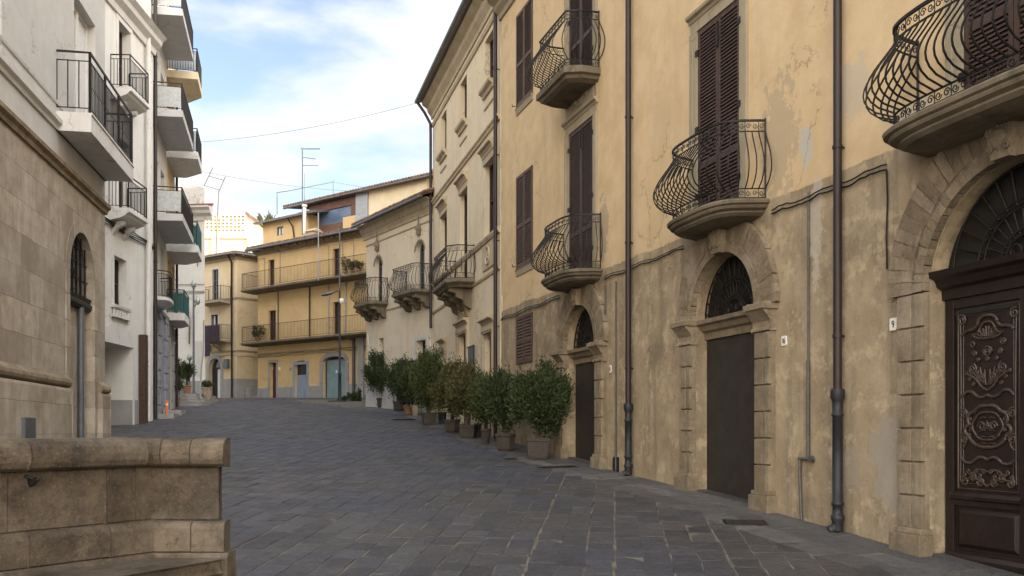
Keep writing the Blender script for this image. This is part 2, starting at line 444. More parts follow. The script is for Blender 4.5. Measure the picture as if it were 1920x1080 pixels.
def oldstone(name, lo, hi, dk, lt, gr, speck=1.0, var=1.0):
    m = M(name, .9, .2)
    a = m.noise(2.6, 9, .72, off=(1, 2, 3)); b_ = m.noise(1.1, 8, .66, off=(9, 4, 0)); f = m.noise(42, 5, .75); g = m.noise(13, 8, .8)
    at = m.geo.outputs['Random Per Island']
    cc = m.mix(m.ramp(at, 0, 1, .5 - .5 * var, .5 + .5 * var), lo, hi)
    cc = m.mix(m.ramp(a, .40, .62, 0, .75 * speck), cc, dk)
    cc = m.mix(m.ramp(b_, .50, .64, 0, .55), cc, lt)
    cc = m.mix(m.ramp(m.noise(1.6, 8, .7, (2, 2, .5), off=(3, 3, 9)), .52, .68, 0, .6), cc, gr)
    cc = m.mix(m.ramp(g, .52, .72, 0, .6 * speck), cc, tuple(x * .7 for x in dk))
    cc = m.mix(m.ramp(f, .55, .75, 0, .5 * speck), cc, tuple(x * 1.1 for x in lt))
    m.col(cc)
    m.nor(m.bump(f, .8, .010, m.bump(g, 1.0 * min(1, speck), .035, m.bump(a, .8, .07))))
    return m.m
MAT['parapet'] = oldstone('mottled_brown_stone', (.125, .095, .066), (.225, .178, .125), (.055, .043, .033), (.29, .24, .18), (.085, .073, .062), 1.25)
MAT['trim'] = oldstone('sandstone_trim', (.24, .185, .12), (.37, .295, .20), (.15, .115, .075), (.40, .33, .24), (.13, .11, .09), .85)
# ---------------------------------------------------------------- building components
def facade(name, mat, parent, fr, u0, u1, z0, z1, ops=(), depth=.3, D=8.0, w0=0.0, back=None, label=None):
    """front wall with real openings (ua, ub, za, zb, arched) and reveals, closed by side and back walls"""
    mb = MB()
    us = sorted({u0, u1, *[o[0] for o in ops], *[o[1] for o in ops]}); us = [u for u in us if u0 - 1e-6 <= u <= u1 + 1e-6]
    zs = sorted({z0, z1, *[o[2] for o in ops], *[o[3] for o in ops]}); zs = [z for z in zs if z0 - 1e-6 <= z <= z1 + 1e-6]
    for a, b in zip(us, us[1:]):
        for c, d in zip(zs, zs[1:]):
            um, zm = (a + b) / 2, (c + d) / 2
            if any(o[0] < um < o[1] and o[2] < zm < o[3] for o in ops): continue
            mb.face([fr.P(a, w0, c), fr.P(b, w0, c), fr.P(b, w0, d), fr.P(a, w0, d)])
    for o in ops:
        ua, ub, za, zb = o[:4]; dd = o[5] if len(o) > 5 else depth
        if len(o) > 4 and o[4]:
            r = (ub - ua) / 2; uc = (ua + ub) / 2; zc = zb - r * o[4]; n = 20
            arc = [(uc - r * math.cos(PI * k / n), zc + r * o[4] * math.sin(PI * k / n)) for k in range(n + 1)]
            for (x0, y0), (x1, y1) in zip(arc, arc[1:]):
                mb.face([fr.P(x0, w0, y0), fr.P(x1, w0, y1), fr.P(x1, w0, zb), fr.P(x0, w0, zb)])
            outl = [(ua, za)] + arc + [(ub, za)]
        else:
            outl = [(ua, za), (ua, zb), (ub, zb), (ub, za)]
        for (x0, y0), (x1, y1) in zip(outl, outl[1:] + outl[:1]):
            if abs(y0 - y1) + abs(x0 - x1) < 1e-6: continue
            mb.face([fr.P(x0, w0, y0), fr.P(x0, w0 - dd, y0), fr.P(x1, w0 - dd, y1), fr.P(x1, w0, y1)])
    A = fr.P(u0, w0, 0); B = fr.P(u1, w0, 0)
    bk = Vector(back) if back else -fr.n * D
    A2, B2 = A + bk, B + bk
    def zz(p, z): return Vector((p.x, p.y, z))
    for p, q in ((A2, A), (B, B2), (B2, A2)):
        mb.face([zz(p, z0), zz(q, z0), zz(q, z1), zz(p, z1)])
    mb.face([zz(A, z1), zz(B, z1), zz(B2, z1), zz(A2, z1)])
    o = mb.build(name, mat, parent, fr)
    if label: o['label'] = label
    return o
def flatroof(parent, fr, u0, u1, z, D, mat, over=.5, rise=1.6, tiles=False, name='roof', pitch=.2, overside=.2, thick=.07):
    """sloping roof with a projecting eave; optional real tile courses at the eave"""
    mb = MB()
    a, b = u0 - overside, u1 + overside
    for (wa, za, wb, zb) in ((over, z, -D / 2, z + rise), (-D / 2, z + rise, -D - .3, z)):
        mb.prism([fr.P(a, wa, za), fr.P(a, wb, zb), fr.P(a, wb, zb + thick), fr.P(a, wa, za + thick)],
                 [fr.P(b, wa, za), fr.P(b, wb, zb), fr.P(b, wb, zb + thick), fr.P(b, wa, za + thick)])
    mb.face([fr.P(a, 0, z), fr.P(a, -D, z), fr.P(a, -D / 2, z + rise)]); mb.face([fr.P(b, 0, z), fr.P(b, -D, z), fr.P(b, -D / 2, z + rise)])
    if tiles:
        n = int((b - a) / pitch); L_ = min(D / 2, 3.2); k = rise / (over + D / 2)
        for i in range(n + 1):
            u = a + (b - a) * i / n
            jz = random.uniform(-.012, .012)
            rows = []
            for s_ in (-.05, L_ * .33, L_ * .34, L_ * .66, L_ * .67, L_):
                rr = pitch * .42
                rows.append([fr.P(u + rr * math.cos(PI * q / 5), over - s_, z + thick + jz + k * s_ + rr * 1.15 * math.sin(PI * q / 5) + (.02 if s_ in (-.05, L_ * .34, L_ * .67) else 0)) for q in range(6)])
            mb.grid(rows, False, True)
            mb.face(rows[0])
    return mb.build(name, mat, parent)
def gutter(parent, fr, u0, u1, w, z, r=.07, mat='gutter'):
    mb = MB(); mb.tube([fr.P(u0, w, z), fr.P(u1, w, z)], r, 8)
    return mb.build('gutter', MAT[mat], parent)
def window(parent, fr, r, w=-.2, cols=2, rows=1, frame='shutterdark', glass='glass', t=.055, name='window', curtain=False, arch=0):
    ua, ub, za, zb = r[:4]; mb = MB(); e = .0
    zt = zb
    if arch: zt = zb - (ub - ua) / 2 * arch
    mb.box(fr, ua, ua + t, w - .05, w, za, zt); mb.box(fr, ub - t, ub, w - .05, w, za, zt)
    mb.box(fr, ua + t, ub - t, w - .05, w, za, za + t)
    mb.box(fr, ua + t, ub - t, w - .052, w - .002, zt - t, zt)
    for i in range(1, cols):
        u = ua + (ub - ua) * i / cols; mb.box(fr, u - t * .6, u + t * .6, w - .045, w + .01, za + t, zt - t)
    for i in range(1, rows):
        z = za + (zt - za) * i / rows; mb.box(fr, ua + t, ub - t, w - .04, w - .006, z - t * .3, z + t * .3)
    if arch:
        mb.arcblock(fr, (ua + ub) / 2, zt, (ub - ua) / 2 - t, (ub - ua) / 2, 0, PI, w - .05, w, 12)
        for k in (1, 2, 3):
            a = PI * k / 4; rr = (ub - ua) / 2 - t
            mb.tube([fr.P((ua + ub) / 2, w - .02, zt), fr.P((ua + ub) / 2 + rr * math.cos(a), w - .02, zt + rr * math.sin(a))], .015, 4)
    o = mb.build(name, MAT[frame], parent)
    g = MB(); g.box(fr, ua - .02, ub + .02, w - .075, w - .055, za - .02, zb + .02); g.build('pane', MAT[glass], o)
    if curtain:
        c = MB(); um = (ua + ub) / 2
        c.box(fr, ua + t, um - .1, w - .054, w - .0465, za + t, zt - t); c.build('curtain', MAT['curtain'], o)
    return o
def shutter_leaf(mb, fr, ua, ub, za, zb, w, pitch=.06, mid=(.42,), st=.065, th=.045):
    mb.box(fr, ua, ua + st, w - th, w, za, zb); mb.box(fr, ub - st, ub, w - th, w, za, zb)
    edges = [za] + [za + (zb - za) * m_ for m_ in mid] + [zb]
    rails = [(za, za + .11)] + [(e - .05, e + .05) for e in edges[1:-1]] + [(zb - .09, zb)]
    for a, b in rails: mb.box(fr, ua + st, ub - st, w - th + .003, w - .003, a, b)
    for (a, b), (c, d) in zip(rails, rails[1:]):
        n = max(1, int((c - b) / pitch)); p = (c - b) / n
        for k in range(n):
            z = b + (k + .5) * p
            pr = [(w - th + .006, z + p * .42), (w - th + .006, z + p * .42 + .008), (w - .004, z - p * .40), (w - .004, z - p * .40 - .008)]
            mb.prof(fr, ua + st, ub - st, pr)
def shutters(parent, fr, r, w, mat='shutter', pitch=.06, mid=(.42,), name='shutter', gap=.012):
    ua, ub, za, zb = r; um = (ua + ub) / 2
    for a, b in ((ua, um - gap / 2), (um + gap / 2, ub)):
        mb = MB(); shutter_leaf(mb, fr, a, b, za, zb, w, pitch, mid); mb.build(name, MAT[mat], parent)
def backing(mb, fr, r, w): mb.box(fr, r[0] - .01, r[1] + .01, w - .02, w, r[2], r[3])
def resample(path, step):
    out = [Vector(path[0])]; acc = 0.0
    P = [Vector(p) for p in path]; tot = sum((b - a).length for a, b in zip(P, P[1:])); n = max(2, round(tot / step)); step = tot / n
    i = 0; pos = 0.0; cur = P[0]
    for k in range(1, n + 1):
        target = k * step
        while i < len(P) - 2 and pos + (P[i + 1] - P[i]).length < target - 1e-9:
            pos += (P[i + 1] - P[i]).length; i += 1
        seg = P[i + 1] - P[i]; out.append(P[i] + seg * min(1, (target - pos) / max(seg.length, 1e-9)))
    return out
def norms(pts, uc):
    res = []
    for i, p in enumerate(pts):
        t = pts[min(i + 1, len(pts) - 1)] - pts[max(i - 1, 0)]
        n_ = Vector((-t.y, t.x)) if len(t) == 2 else Vector((-t[1], t[0]))
        if n_.dot(p - Vector((uc, -.3))) < 0: n_ = -n_
        res.append(n_.normalized())
    return res
def scroll(mb, fr, c, ud, r, turns=1.4, t=.006, flip=1, n=14, n_side=4):
    """a small wrought spiral in the plane spanned by ud (a horizontal unit vector in (u, w)) and z"""
    pts = []
    for k in range(n + 1):
        a = flip * 2 * PI * turns * k / n; rr = r * (1 - .72 * k / n)
        pts.append(fr.P(c[0] + ud[0] * rr * math.cos(a), c[1] + ud[1] * rr * math.cos(a), c[2] + rr * math.sin(a)))
    mb.tube(pts, t, n_side, cap=False)
def belly_railing(parent, fr, path, z0, H=1.12, bulge=.3, step=.13, t=.011, fr_b=.17, fr_t=.17, uc=0.0, mat='iron', scrolls=True, knob=True):
    mb = MB(); pts = resample(path, step); nn = norms(pts, uc)
    def line(z, off=0.0, rr=None, src=None):
        fine = resample(path, .08); fn = norms(fine, uc)
        mb.tube([fr.P(p[0] + q[0] * off, p[1] + q[1] * off, z) for p, q in zip(fine, fn)], rr or t, 4)
    line(z0 + .025, rr=t); line(z0 + fr_b, rr=t * .9); line(z0 + H - fr_t, rr=t * .9); line(z0 + H, rr=t * 1.7)
    h = H - fr_b - fr_t
    for i, (p, q) in enumerate(zip(pts, nn)):
        bar = []
        for k in range(13):
            s_ = k / 12; off = bulge * math.sin(PI * s_ ** .62) ** 1.15 if 0 < s_ < 1 else 0
            bar.append(fr.P(p[0] + q[0] * off, p[1] + q[1] * off, z0 + fr_b + h * s_))
        mb.tube(bar, t * .82, 4, cap=False)
        if scrolls and i < len(pts) - 1:
            m_ = (p + pts[i + 1]) / 2; d = (pts[i + 1] - p).normalized()
            rr = min(step, fr_b) * .40
            scroll(mb, fr, (m_[0] - d[0] * rr * .1, m_[1] - d[1] * rr * .1, z0 + .025 + (fr_b - .025) * .5), d, rr, 1.3, t * .5, 1 if i % 2 else -1)
            scroll(mb, fr, (m_[0], m_[1], z0 + H - fr_t * .5), d, rr, 1.3, t * .5, -1 if i % 2 else 1)
            for zz0, zz1 in ((z0 + .025, z0 + fr_b), (z0 + H - fr_t, z0 + H)):
                if i % 2 == 0: mb.tube([fr.P(p[0], p[1], zz0), fr.P(p[0], p[1], zz1)], t * .6, 4, cap=False)
    for e in (0, -1):
        p = pts[e]; mb.tube([fr.P(p[0], p[1], z0 - .02), fr.P(p[0], p[1], z0 + H + (.04 if knob else 0))], t * 1.3, 4)
    return mb.build('railing', MAT[mat], parent)
def plain_railing(parent, fr, path, z0, H=1.0, step=.12, t=.012, mat='dark', top2=.12, posts=True, bottom=.06, name='railing', rail=1.8):
    mb = MB(); P = [Vector(p) for p in path]
    def run(z, rr): mb.tube([fr.P(p[0], p[1], z) for p in P], rr, 4)
    run(z0 + H, t * rail); run(z0 + bottom, t * 1.2)
    if top2: run(z0 + H - top2, t)
    for p in resample(path, step)[1:-1]:
        mb.tube([fr.P(p[0], p[1], z0 + bottom), fr.P(p[0], p[1], z0 + H - top2)], t * .75, 4, cap=False)
    if posts:
        for p in P: mb.tube([fr.P(p[0], p[1], z0), fr.P(p[0], p[1], z0 + H)], t * 1.6, 4)
    return mb.build(name, MAT[mat], parent)
def curved_outline(uc, hb, hf, D, n=18, flat=.0):
    """plan of a bowed balcony: back half-width hb, front half-width hf, depth D, as (u, w) from left to right"""
    pts = [(uc - hb, 0.0)]
    for k in range(n + 1):
        a = PI * k / n; c = -math.cos(a); s_ = math.sin(a)
        x = math.copysign(abs(c) ** .55, c); y = s_ ** .38 if s_ > 0 else 0
        pts.append((uc + (hf + (hb - hf) * (1 - y)) * x, .04 + (D - .04) * y))
    pts.append((uc + hb, 0.0))
    return pts
def hood(mb, fr, ua, ub, z, h=.32, proj=.26, ext=.14):
    """window hood / cornice"""
    pr = [(0, z), (.06, z), (.08, z + h * .25), (proj * .55, z + h * .45), (proj * .6, z + h * .6), (proj, z + h * .68), (proj, z + h * .86), (proj * .9, z + h), (0, z + h + .03)]
    mb.prof(fr, ua - ext, ub + ext, pr)
def surround(mb, fr, r, t=.16, w=.05, sill=True, w2=None):
    ua, ub, za, zb = r
    mb.box(fr, ua - t, ua, 0, w, za, zb); mb.box(fr, ub, ub + t, 0, w, za, zb)
    mb.box(fr, ua - t, ub + t, 0, w + .003, zb, zb + t)
    if sill: mb.box(fr, ua - t - .04, ub + t + .04, 0, w + .08, za - .11, za)
def downpipe(parent, fr, u, z0, z1, zc=None, r=.055, w=.1, mat='pipe', shoe=True, brackets=2.6, name='downpipe'):
    mb = MB(); top = zc if zc else z0
    mb.tube([fr.P(u, w, z1), fr.P(u, w, top)], r, 10)
    z = top + .8
    while z < z1 - .3:
        mb.tube([fr.P(u, w, z - .02), fr.P(u, w, z + .02)], r * 1.22, 10); mb.box(fr, u - .012, u + .012, 0, w, z - .012, z + .012); z += brackets
    o = mb.build(name, MAT[mat], parent)
    if zc:
        m2 = MB(); c = fr.P(u, w, 0)
        R_ = r * 1.15
        m2.lathe((c.x, c.y, 0), [(R_ * 1.3, zc + .07), (R_ * 1.38, zc + .05), (R_ * 1.38, zc - .05), (R_ * 1.1, zc - .09), (R_, zc - .12), (R_, zc - .26), (R_ * 1.2, zc - .27), (R_ * 1.2, zc - .30), (R_, zc - .31), (R_, z0 + .42), (R_ * 1.22, z0 + .41), (R_ * 1.22, z0 + .37), (R_, z0 + .36), (R_, z0 + .24), (R_ * 1.3, z0 + .23), (R_ * 1.3, z0 + .18), (R_ * 1.1, z0 + .14), (R_ * 1.1, z0 + .02)], 14)
        if shoe: m2.tube([fr.P(u, w, z0 + .12), fr.P(u - .02, w + .03, z0 + .05), fr.P(u - .05, w + .10, z0 + .015)], R_ * 1.05, 10)
        m2.build('pipe_shoe', MAT['castiron'], o)
    return o
def relief(mb, fr, pts, w, r=.016, n=6):
    """raised carved line on a panel, points (u, z)"""
    P_ = [fr.P(u, w, z) for u, z in pts]
    mb.tube(P_, r, n)
def bez(p0, p1, p2, n=8):
    return [((1 - t) ** 2 * p0[0] + 2 * t * (1 - t) * p1[0] + t * t * p2[0], (1 - t) ** 2 * p0[1] + 2 * t * (1 - t) * p1[1] + t * t * p2[1]) for t in [k / n for k in range(n + 1)]]
def spiral2(c, r, a0, turns, n=16, k_=.75):
    return [(c[0] + r * (1 - k_ * i / n) * math.cos(a0 + 2 * PI * turns * i / n), c[1] + r * (1 - k_ * i / n) * math.sin(a0 + 2 * PI * turns * i / n)) for i in range(n + 1)]
def cartouche(mb, fr, uc, zc, s, w):
    """small carved crest: shield with volutes"""
    pr = []
    for k in range(17):
        a = 2 * PI * k / 16
        pr.append((uc + s * .48 * math.cos(a) * (1 - .22 * (math.sin(a) < -.2)), zc + s * .62 * math.sin(a)))
    mb.prism([fr.P(u, w, z) for u, z in pr[:-1]], [fr.P(uc + (u - uc) * .65, w + s * .22, zc + (z - zc) * .65) for u, z in pr[:-1]])
    for sgn in (-1, 1):
        relief(mb, fr, spiral2((uc + sgn * s * .52, zc + s * .42), s * .24, 0 if sgn < 0 else PI, 1.2 * sgn), w + s * .1, s * .075)
        relief(mb, fr, spiral2((uc + sgn * s * .46, zc - s * .42), s * .2, 0 if sgn < 0 else PI, -1.2 * sgn), w + s * .1, s * .07)
    relief(mb, fr, [(uc, zc + s * .85), (uc, zc + s * .5)], w + s * .15, s * .11)
def fan_grille(mb, fr, uc, zc, r, w, t=.014, n=13, zflat=0.0):
    for k in range(n):
        a = PI * (k + .5) / n
        mb.tube([fr.P(uc + r * .60 * math.cos(a), w, zc + r * .60 * math.sin(a)), fr.P(uc + r * .98 * math.cos(a), w, zc + r * .98 * math.sin(a))], t, 5)
        a2 = PI * (k + 1) / n
        mb.tube([fr.P(uc + r * .30 * math.cos(a2), w, zc + r * .30 * math.sin(a2)), fr.P(uc + r * .56 * math.cos(a2), w, zc + r * .56 * math.sin(a2))], t * .8, 5)
    for q in (.28, .34, .56, .64, .985):
        mb.tube([fr.P(uc + r * q * math.cos(PI * k / 24), w + .005, zc + r * q * math.sin(PI * k / 24)) for k in range(25)], t * .9, 5)
    for k in range(17):
        a = PI * (k + .5) / 17
        scroll(mb, fr, (uc + r * .60 * math.cos(a), w + .004, zc + r * .60 * math.sin(a)), (1, 0), r * .038, 1.0, t * .5, 1 if k % 2 else -1, 9)
    for k in range(9):
        a = PI * (k + .5) / 9
        scroll(mb, fr, (uc + r * .31 * math.cos(a), w + .004, zc + r * .31 * math.sin(a)), (1, 0), r * .04, 1.0, t * .5, 1 if k % 2 else -1, 9)
    for sgn in (-1, 1):
        scroll(mb, fr, (uc + sgn * r * .12, w + .01, zc + r * .12), (1, 0), r * .11, 1.6, t * .8, sgn, 20)
def portal(parent, fr, uc, half, zs, label, pil=.42, caps=True, zbase=0.0, rec=.22, lintel=3.16, style='board', outer=.55, ltop=None, fanz=None, fanr=None):
    """round-arched stone doorway; returns the doorway part"""
    mb = MB(); g0 = fr.g(uc - half - pil, 0); g1 = fr.g(uc + half + pil, 0)
    joint = .022
    for sgn in (-1, 1):
        a, b = (uc - half - pil, uc - half) if sgn < 0 else (uc + half, uc + half + pil)
        gg = fr.g((a + b) / 2); base = gg + .24
        if caps or True:
            mb.box(fr, a - .06, b + (.04 if sgn < 0 else .06), -.02, .19, gg - .5, base)
            mb.box(fr, a - .03, b + .02, -.02, .155, base + .001, base + .07)
        z = base + .07; first = True
        topz = zs - .42 if caps else zs
        n = int(round((topz - z) / .42)); hh = (topz - z) / n
        mb.box(fr, a + .012, b - .001, -.02, .075, z, topz)
        for k in range(n):
            h0 = z + k * hh; h1 = h0 + hh - joint
            mb.box(fr, a, a + pil * .55, -.02, .115, h0, h1)
            mb.box(fr, a + pil * .55 + .002, a + pil * .72, -.02, .10, h0, h1)
            mb.box(fr, a + pil * .72 + .002, b - .002, -.02, .125, h0, h1)
        if caps:
            pr = [(-.02, zs - .42), (.13, zs - .42), (.13, zs - .38), (.10, zs - .36), (.10, zs - .27), (.12, zs - .25), (.16, zs - .19), (.22, zs - .12), (.24, zs - .10), (.24, zs - .01), (.20, zs + .02), (-.02, zs + .02)]
            mb.prof(fr, a - .05, b + .03, pr)
            mb.box(fr, a - .09, b + .07, -.02, .27, zs - .095, zs - .005)
    # archivolt: an inner moulded ring and outer voussoirs with open joints
    nv = 13
    for k in range(nv):
        a0 = PI * k / nv; a1 = PI * (k + 1) / nv - .010
        mb.arcblock(fr, uc, zs, half + .001, half + pil * .28, a0, a1, -.02, .125, 3)
        mb.arcblock(fr, uc, zs, half + pil * .28 + .002, half + pil * .45, a0, a1, -.02, .10, 3)
    nv = 11
    for k in range(nv):
        a0 = PI * k / nv + .005; a1 = PI * (k + 1) / nv - .005
        mb.arcblock(fr, uc, zs, half + pil * .45 + .002, half + outer, a0, a1, -.02, .112 if k % 2 else .106, 3)
    o = mb.build('doorway', MAT['trim'], parent, fr, bevel=.008)
    o['label'] = label
    k = MB()
    zt = zs + half
    k.prism([fr.P(uc - .13, .10, zt - .02), fr.P(uc + .13, .10, zt - .02), fr.P(uc + .19, .10, zt + .36), fr.P(uc - .19, .10, zt + .36)],
            [fr.P(uc - .12, .22, zt - .02), fr.P(uc + .12, .22, zt - .02), fr.P(uc + .17, .25, zt + .36), fr.P(uc - .17, .25, zt + .36)])
    cartouche(k, fr, uc, zt + .19, .23, .22)
    k.build('keystone', MAT['trim'], o)
    gl = MB(); gl.box(fr, uc - half, uc + half, -rec - .05, -rec - .02, zs - .3, zs + half); gl.build('fanlight_pane', MAT['darkpane'], o)
    gr = MB(); fan_grille(gr, fr, uc, fanz or zs, fanr or half * .97, -rec + .05, .017, 15); gr.build('fanlight_grille', MAT['iron'], o)
    li = MB(); l1 = ltop or zs + .01
    pr = [(-rec - .1, lintel), (-rec + .04, lintel), (-rec + .05, lintel + .12), (-rec + .12, lintel + .15), (-rec + .16, l1 - .12), (-rec + .24, l1 - .09), (-rec + .26, l1 - .02), (-rec + .1, l1), (-rec - .1, l1)]
    li.prof(fr, uc - half + .001, uc + half - .001, pr); li.build('lintel', MAT['trim' if style == 'board' else 'door'], o)
    gm = fr.g(uc, 0)
    if style == 'board':
        d = MB(); um = uc
        d.box(fr, uc - half, um - .003, -rec - .06, -rec, gm - .6, lintel); d.box(fr, um + .003, uc + half, -rec - .06, -rec, gm - .6, lintel)
        d.build('door', MAT['board'], o)
    st = MB(); st.prism([fr.P(uc - half, -rec, fr.g(uc - half) - .3), fr.P(uc - half, .0, fr.g(uc - half) - .3), fr.P(uc - half, .0, fr.g(uc - half) + .03), fr.P(uc - half, -rec, fr.g(uc - half) + .03)],
                        [fr.P(uc + half, -rec, fr.g(uc + half) - .3), fr.P(uc + half, .0, fr.g(uc + half) - .3), fr.P(uc + half, .0, fr.g(uc + half) + .03), fr.P(uc + half, -rec, fr.g(uc + half) + .03)])
    st.build('threshold', MAT['pavestrip'], o)
    return o
# ---------------------------------------------------------------- plants
def foliage_mesh(mb, c, rx, ry, rz, n, ll, lw, seed, lean=.75, clusters=60, holes=.25):
    rnd = random.Random(seed); cl = []
    while len(cl) < clusters:
        p = Vector((rnd.uniform(-1, 1), rnd.uniform(-1, 1), rnd.uniform(-1, 1)))
        if p.length > 1 or p.length < .25: continue
        if p.z < -.45 and (p.x ** 2 + p.y ** 2) > .55: continue
        k = 1 + rnd.uniform(-.10, .16)
        cl.append((Vector((p.x * rx * k, p.y * ry * k, p.z * rz * k)), rnd.uniform(.10, .24) * (rx + rz)))
    for i in range(n):
        q, s_ = cl[rnd.randrange(clusters)]
        o = Vector((rnd.gauss(0, .36), rnd.gauss(0, .36), rnd.gauss(0, .55))) * s_
        p = Vector(c) + q + o
        out = Vector((q.x / rx, q.y / ry, q.z / rz * .6 + lean)) + Vector((rnd.gauss(0, .5), rnd.gauss(0, .5), rnd.gauss(0, .45)))
        out.normalize(); sd_ = out.cross(Vector((rnd.gauss(0, 1), rnd.gauss(0, 1), rnd.gauss(0, 1)))).normalized()
        l = ll * rnd.uniform(.6, 1.35); w = lw * rnd.uniform(.7, 1.3)
        mb.face([p, p + out * l * .45 + sd_ * w, p + out * l, p + out * l * .45 - sd_ * w])
    return cl
def shrub(name, label, x, y, pot, potsize, pot_h, H, rx, leaf, seed, group=None, n=6500, cat='potted shrub', trunk_h=.27, ll=.10, lw=.020, potmat='pot_stone', rz_f=.5):
    z = gz(y); t = thing(name, label, cat, (x, y, z), group)
    rnd = random.Random(seed + 100)
    pm = MB(); s_ = potsize / 2
    if pot == 'square':
        a = rnd.uniform(-.25, .25) + PI / 4
        pm.lathe((x, y, z), [(s_ * 1.18, 0), (s_ * 1.18, .04), (s_ * 1.26, .05), (s_ * 1.36, pot_h - .09), (s_ * 1.45, pot_h - .08), (s_ * 1.45, pot_h), (s_ * 1.25, pot_h), (s_ * 1.22, pot_h - .06)], 4, False, a)
    elif pot == 'oct':
        pm.lathe((x, y, z), [(s_ * .85, 0), (s_ * .86, .04), (s_ * .98, .05), (s_ * 1.02, pot_h - .10), (s_ * 1.12, pot_h - .08), (s_ * 1.12, pot_h), (s_ * .96, pot_h), (s_ * .94, pot_h - .05)], 8, False, PI / 8)
    else:
        pm.lathe((x, y, z), [(s_ * .7, 0), (s_ * .62, .05), (s_ * .72, .10), (s_ * .95, pot_h * .7), (s_ * .9, pot_h - .07), (s_ * 1.08, pot_h - .05), (s_ * 1.08, pot_h), (s_ * .9, pot_h), (s_ * .88, pot_h - .05)], 20)
    pm.build('pot', MAT[potmat], t, bevel=.008)
    so_ = MB(); so_.lathe((x, y, z), [(s_ * .92, pot_h - .06), (s_ * .92, pot_h - .045)], 12, False); so_.build('soil', MAT['soil'], t)
    zc = z + pot_h + trunk_h + (H - pot_h - trunk_h) * .5; rz = (H - pot_h - trunk_h) * rz_f
    fm = MB(); cl = foliage_mesh(fm, (x, y, zc), rx, rx * .92, rz, int(n * 1.75), ll, lw, seed)
    tm = MB()
    for i in range(0, len(cl), 3):
        q = cl[i][0]; b = Vector((x + rnd.uniform(-.05, .05), y + rnd.uniform(-.05, .05), z + pot_h - .06))
        e = Vector((x, y, zc)) + q * .9; m_ = b.lerp(e, .45) + Vector((-q.x * .28, -q.y * .28, .05))
        tm.tube([b, b.lerp(m_, .5), m_, e], .016, 5, .004)
    tm.build('stems', MAT['bark'], t)
    fm.build('foliage', MAT[leaf], t)
    return t
# ================================================================= THE SETTING
def base_ground():
    mb = MB(); ys = [-200, -30, -10] + [y * 1.0 for y in range(-5, 72)] + [90, 200, 900]
    rows = [[Vector((x, y, gz(y) - .0075)) for x in (-500, -40, -10, 0, 12, 40, 500)] for y in ys]
    mb.grid(rows, False, True)
    return struct(mb.build('ground', MAT['mortar']))
base_ground()
PAL = Frame((-.32, 28.2), (8.7 + .32 * 8, -8))      # yellow palazzo facade line: X = 8.7 - 0.32 Y
CRE = Frame((-3.32, 39.2), (-.356, 28.28))          # cream palazzo
ARC = Frame((-7.02, 45.0), (-3.26, 39.22))          # house with the arched windows
FAR = Frame((-16.4, 60.2), (-5.6, 52.0))            # ochre building closing the street
def right_x(y):
    if y < 28.2: return 8.7 - .32 * y
    if y < 39.2: return 7.325 - .2714 * y
    if y < 52.5: return 22.2 - .65 * y
    return 6
def slab_mesh(cells, name, mat, tilt=.004):
    me = bpy.data.meshes.new(name); v = []; f = []; tint = []
    rnd = random.Random(11)
    for quad in cells:
        c = sum((Vector(q) for q in quad), Vector((0, 0))) / 4
        jt = rnd.random(); t1 = rnd.uniform(-tilt, tilt); t2 = rnd.uniform(-tilt, tilt); hz_ = rnd.uniform(-.005, .006)
        i = len(v); pts = [Vector(q) for q in quad]
        for k, off in ((0, -.06), (0, -.007), (1, 0)):
            for p in pts:
                q = p if not k else p + (c - p).normalized() * .008
                zz = gz(q.y) + off + hz_ + (q.x - c.x) * t1 * 4 + (q.y - c.y) * t2 * 2.5
                v.append((q.x, q.y, zz)); tint.append(jt)
        for a in (0, 4):
            for k in range(4): f.append((i + a + k, i + a + (k + 1) % 4, i + a + 4 + (k + 1) % 4, i + a + 4 + k))
        f.append((i + 8, i + 9, i + 10, i + 11))
    me.from_pydata(v, [], f)
    at = me.attributes.new('tint', 'FLOAT', 'POINT'); at.data.foreach_set('value', tint)
    me.update(); o = bpy.data.objects.new(name, me); COL.objects.link(o); me.materials.append(mat)
    return struct(o)
def street():
    e = Vector((.11, 1)).normalized(); s_ = Vector((e.y, -e.x)); rnd = random.Random(3); cells = []
    SW, SL, G = .34, .56, .0080
    ncol = 90
    for j in range(-64, 48):
        off = rnd.uniform(0, SL); s0 = j * SW; wob = rnd.uniform(-.012, .012)
        r_ = 4.0 + off
        while r_ < 66:
            l = SL * rnd.uniform(.72, 1.25)
            a, b = s0 + G + wob, s0 + SW - G + wob
            q = []
            for (r1, s1) in ((r_ + G, a), (r_ + G, b), (r_ + l - G, b), (r_ + l - G, a)):
                p = e * r1 + s_ * s1
                q.append((p.x + rnd.uniform(-.016, .016), p.y + rnd.uniform(-.02, .02)))
            cx = sum(p[0] for p in q) / 4; cy = sum(p[1] for p in q) / 4
            r_ += l
            if cx > right_x(cy) - 1.22: continue
            if cx < -19 or (cy < 27 and cx < -7.4 - .18 * cy): continue
            q = q[::-1]
            cells.append(q)
    slab_mesh(cells, 'street_paving', MAT['paving'])
    cells = []
    for fr in (PAL, CRE, ARC):
        u = 0.0
        while u < fr.L:
            l = rnd.uniform(.7, 1.15)
            for a, b in ((-.05, .40), (.415, .80), (.815, 1.28)):
                sh = rnd.uniform(-.2, .2) if a > .4 else 0
                q = [fr.P(u + sh + .006, a, 0), fr.P(u + sh + l - .006, a, 0), fr.P(u + sh + l - .006, b, 0), fr.P(u + sh + .006, b, 0)]
                cells.append([(p.x, p.y) for p in q])
            u += l
    cells = [c if (Vector(c[1]) - Vector(c[0])).cross(Vector(c[2]) - Vector(c[1])) > 0 else c[::-1] for c in cells]
    slab_mesh(cells, 'pavement', MAT['pavestrip'], .003)
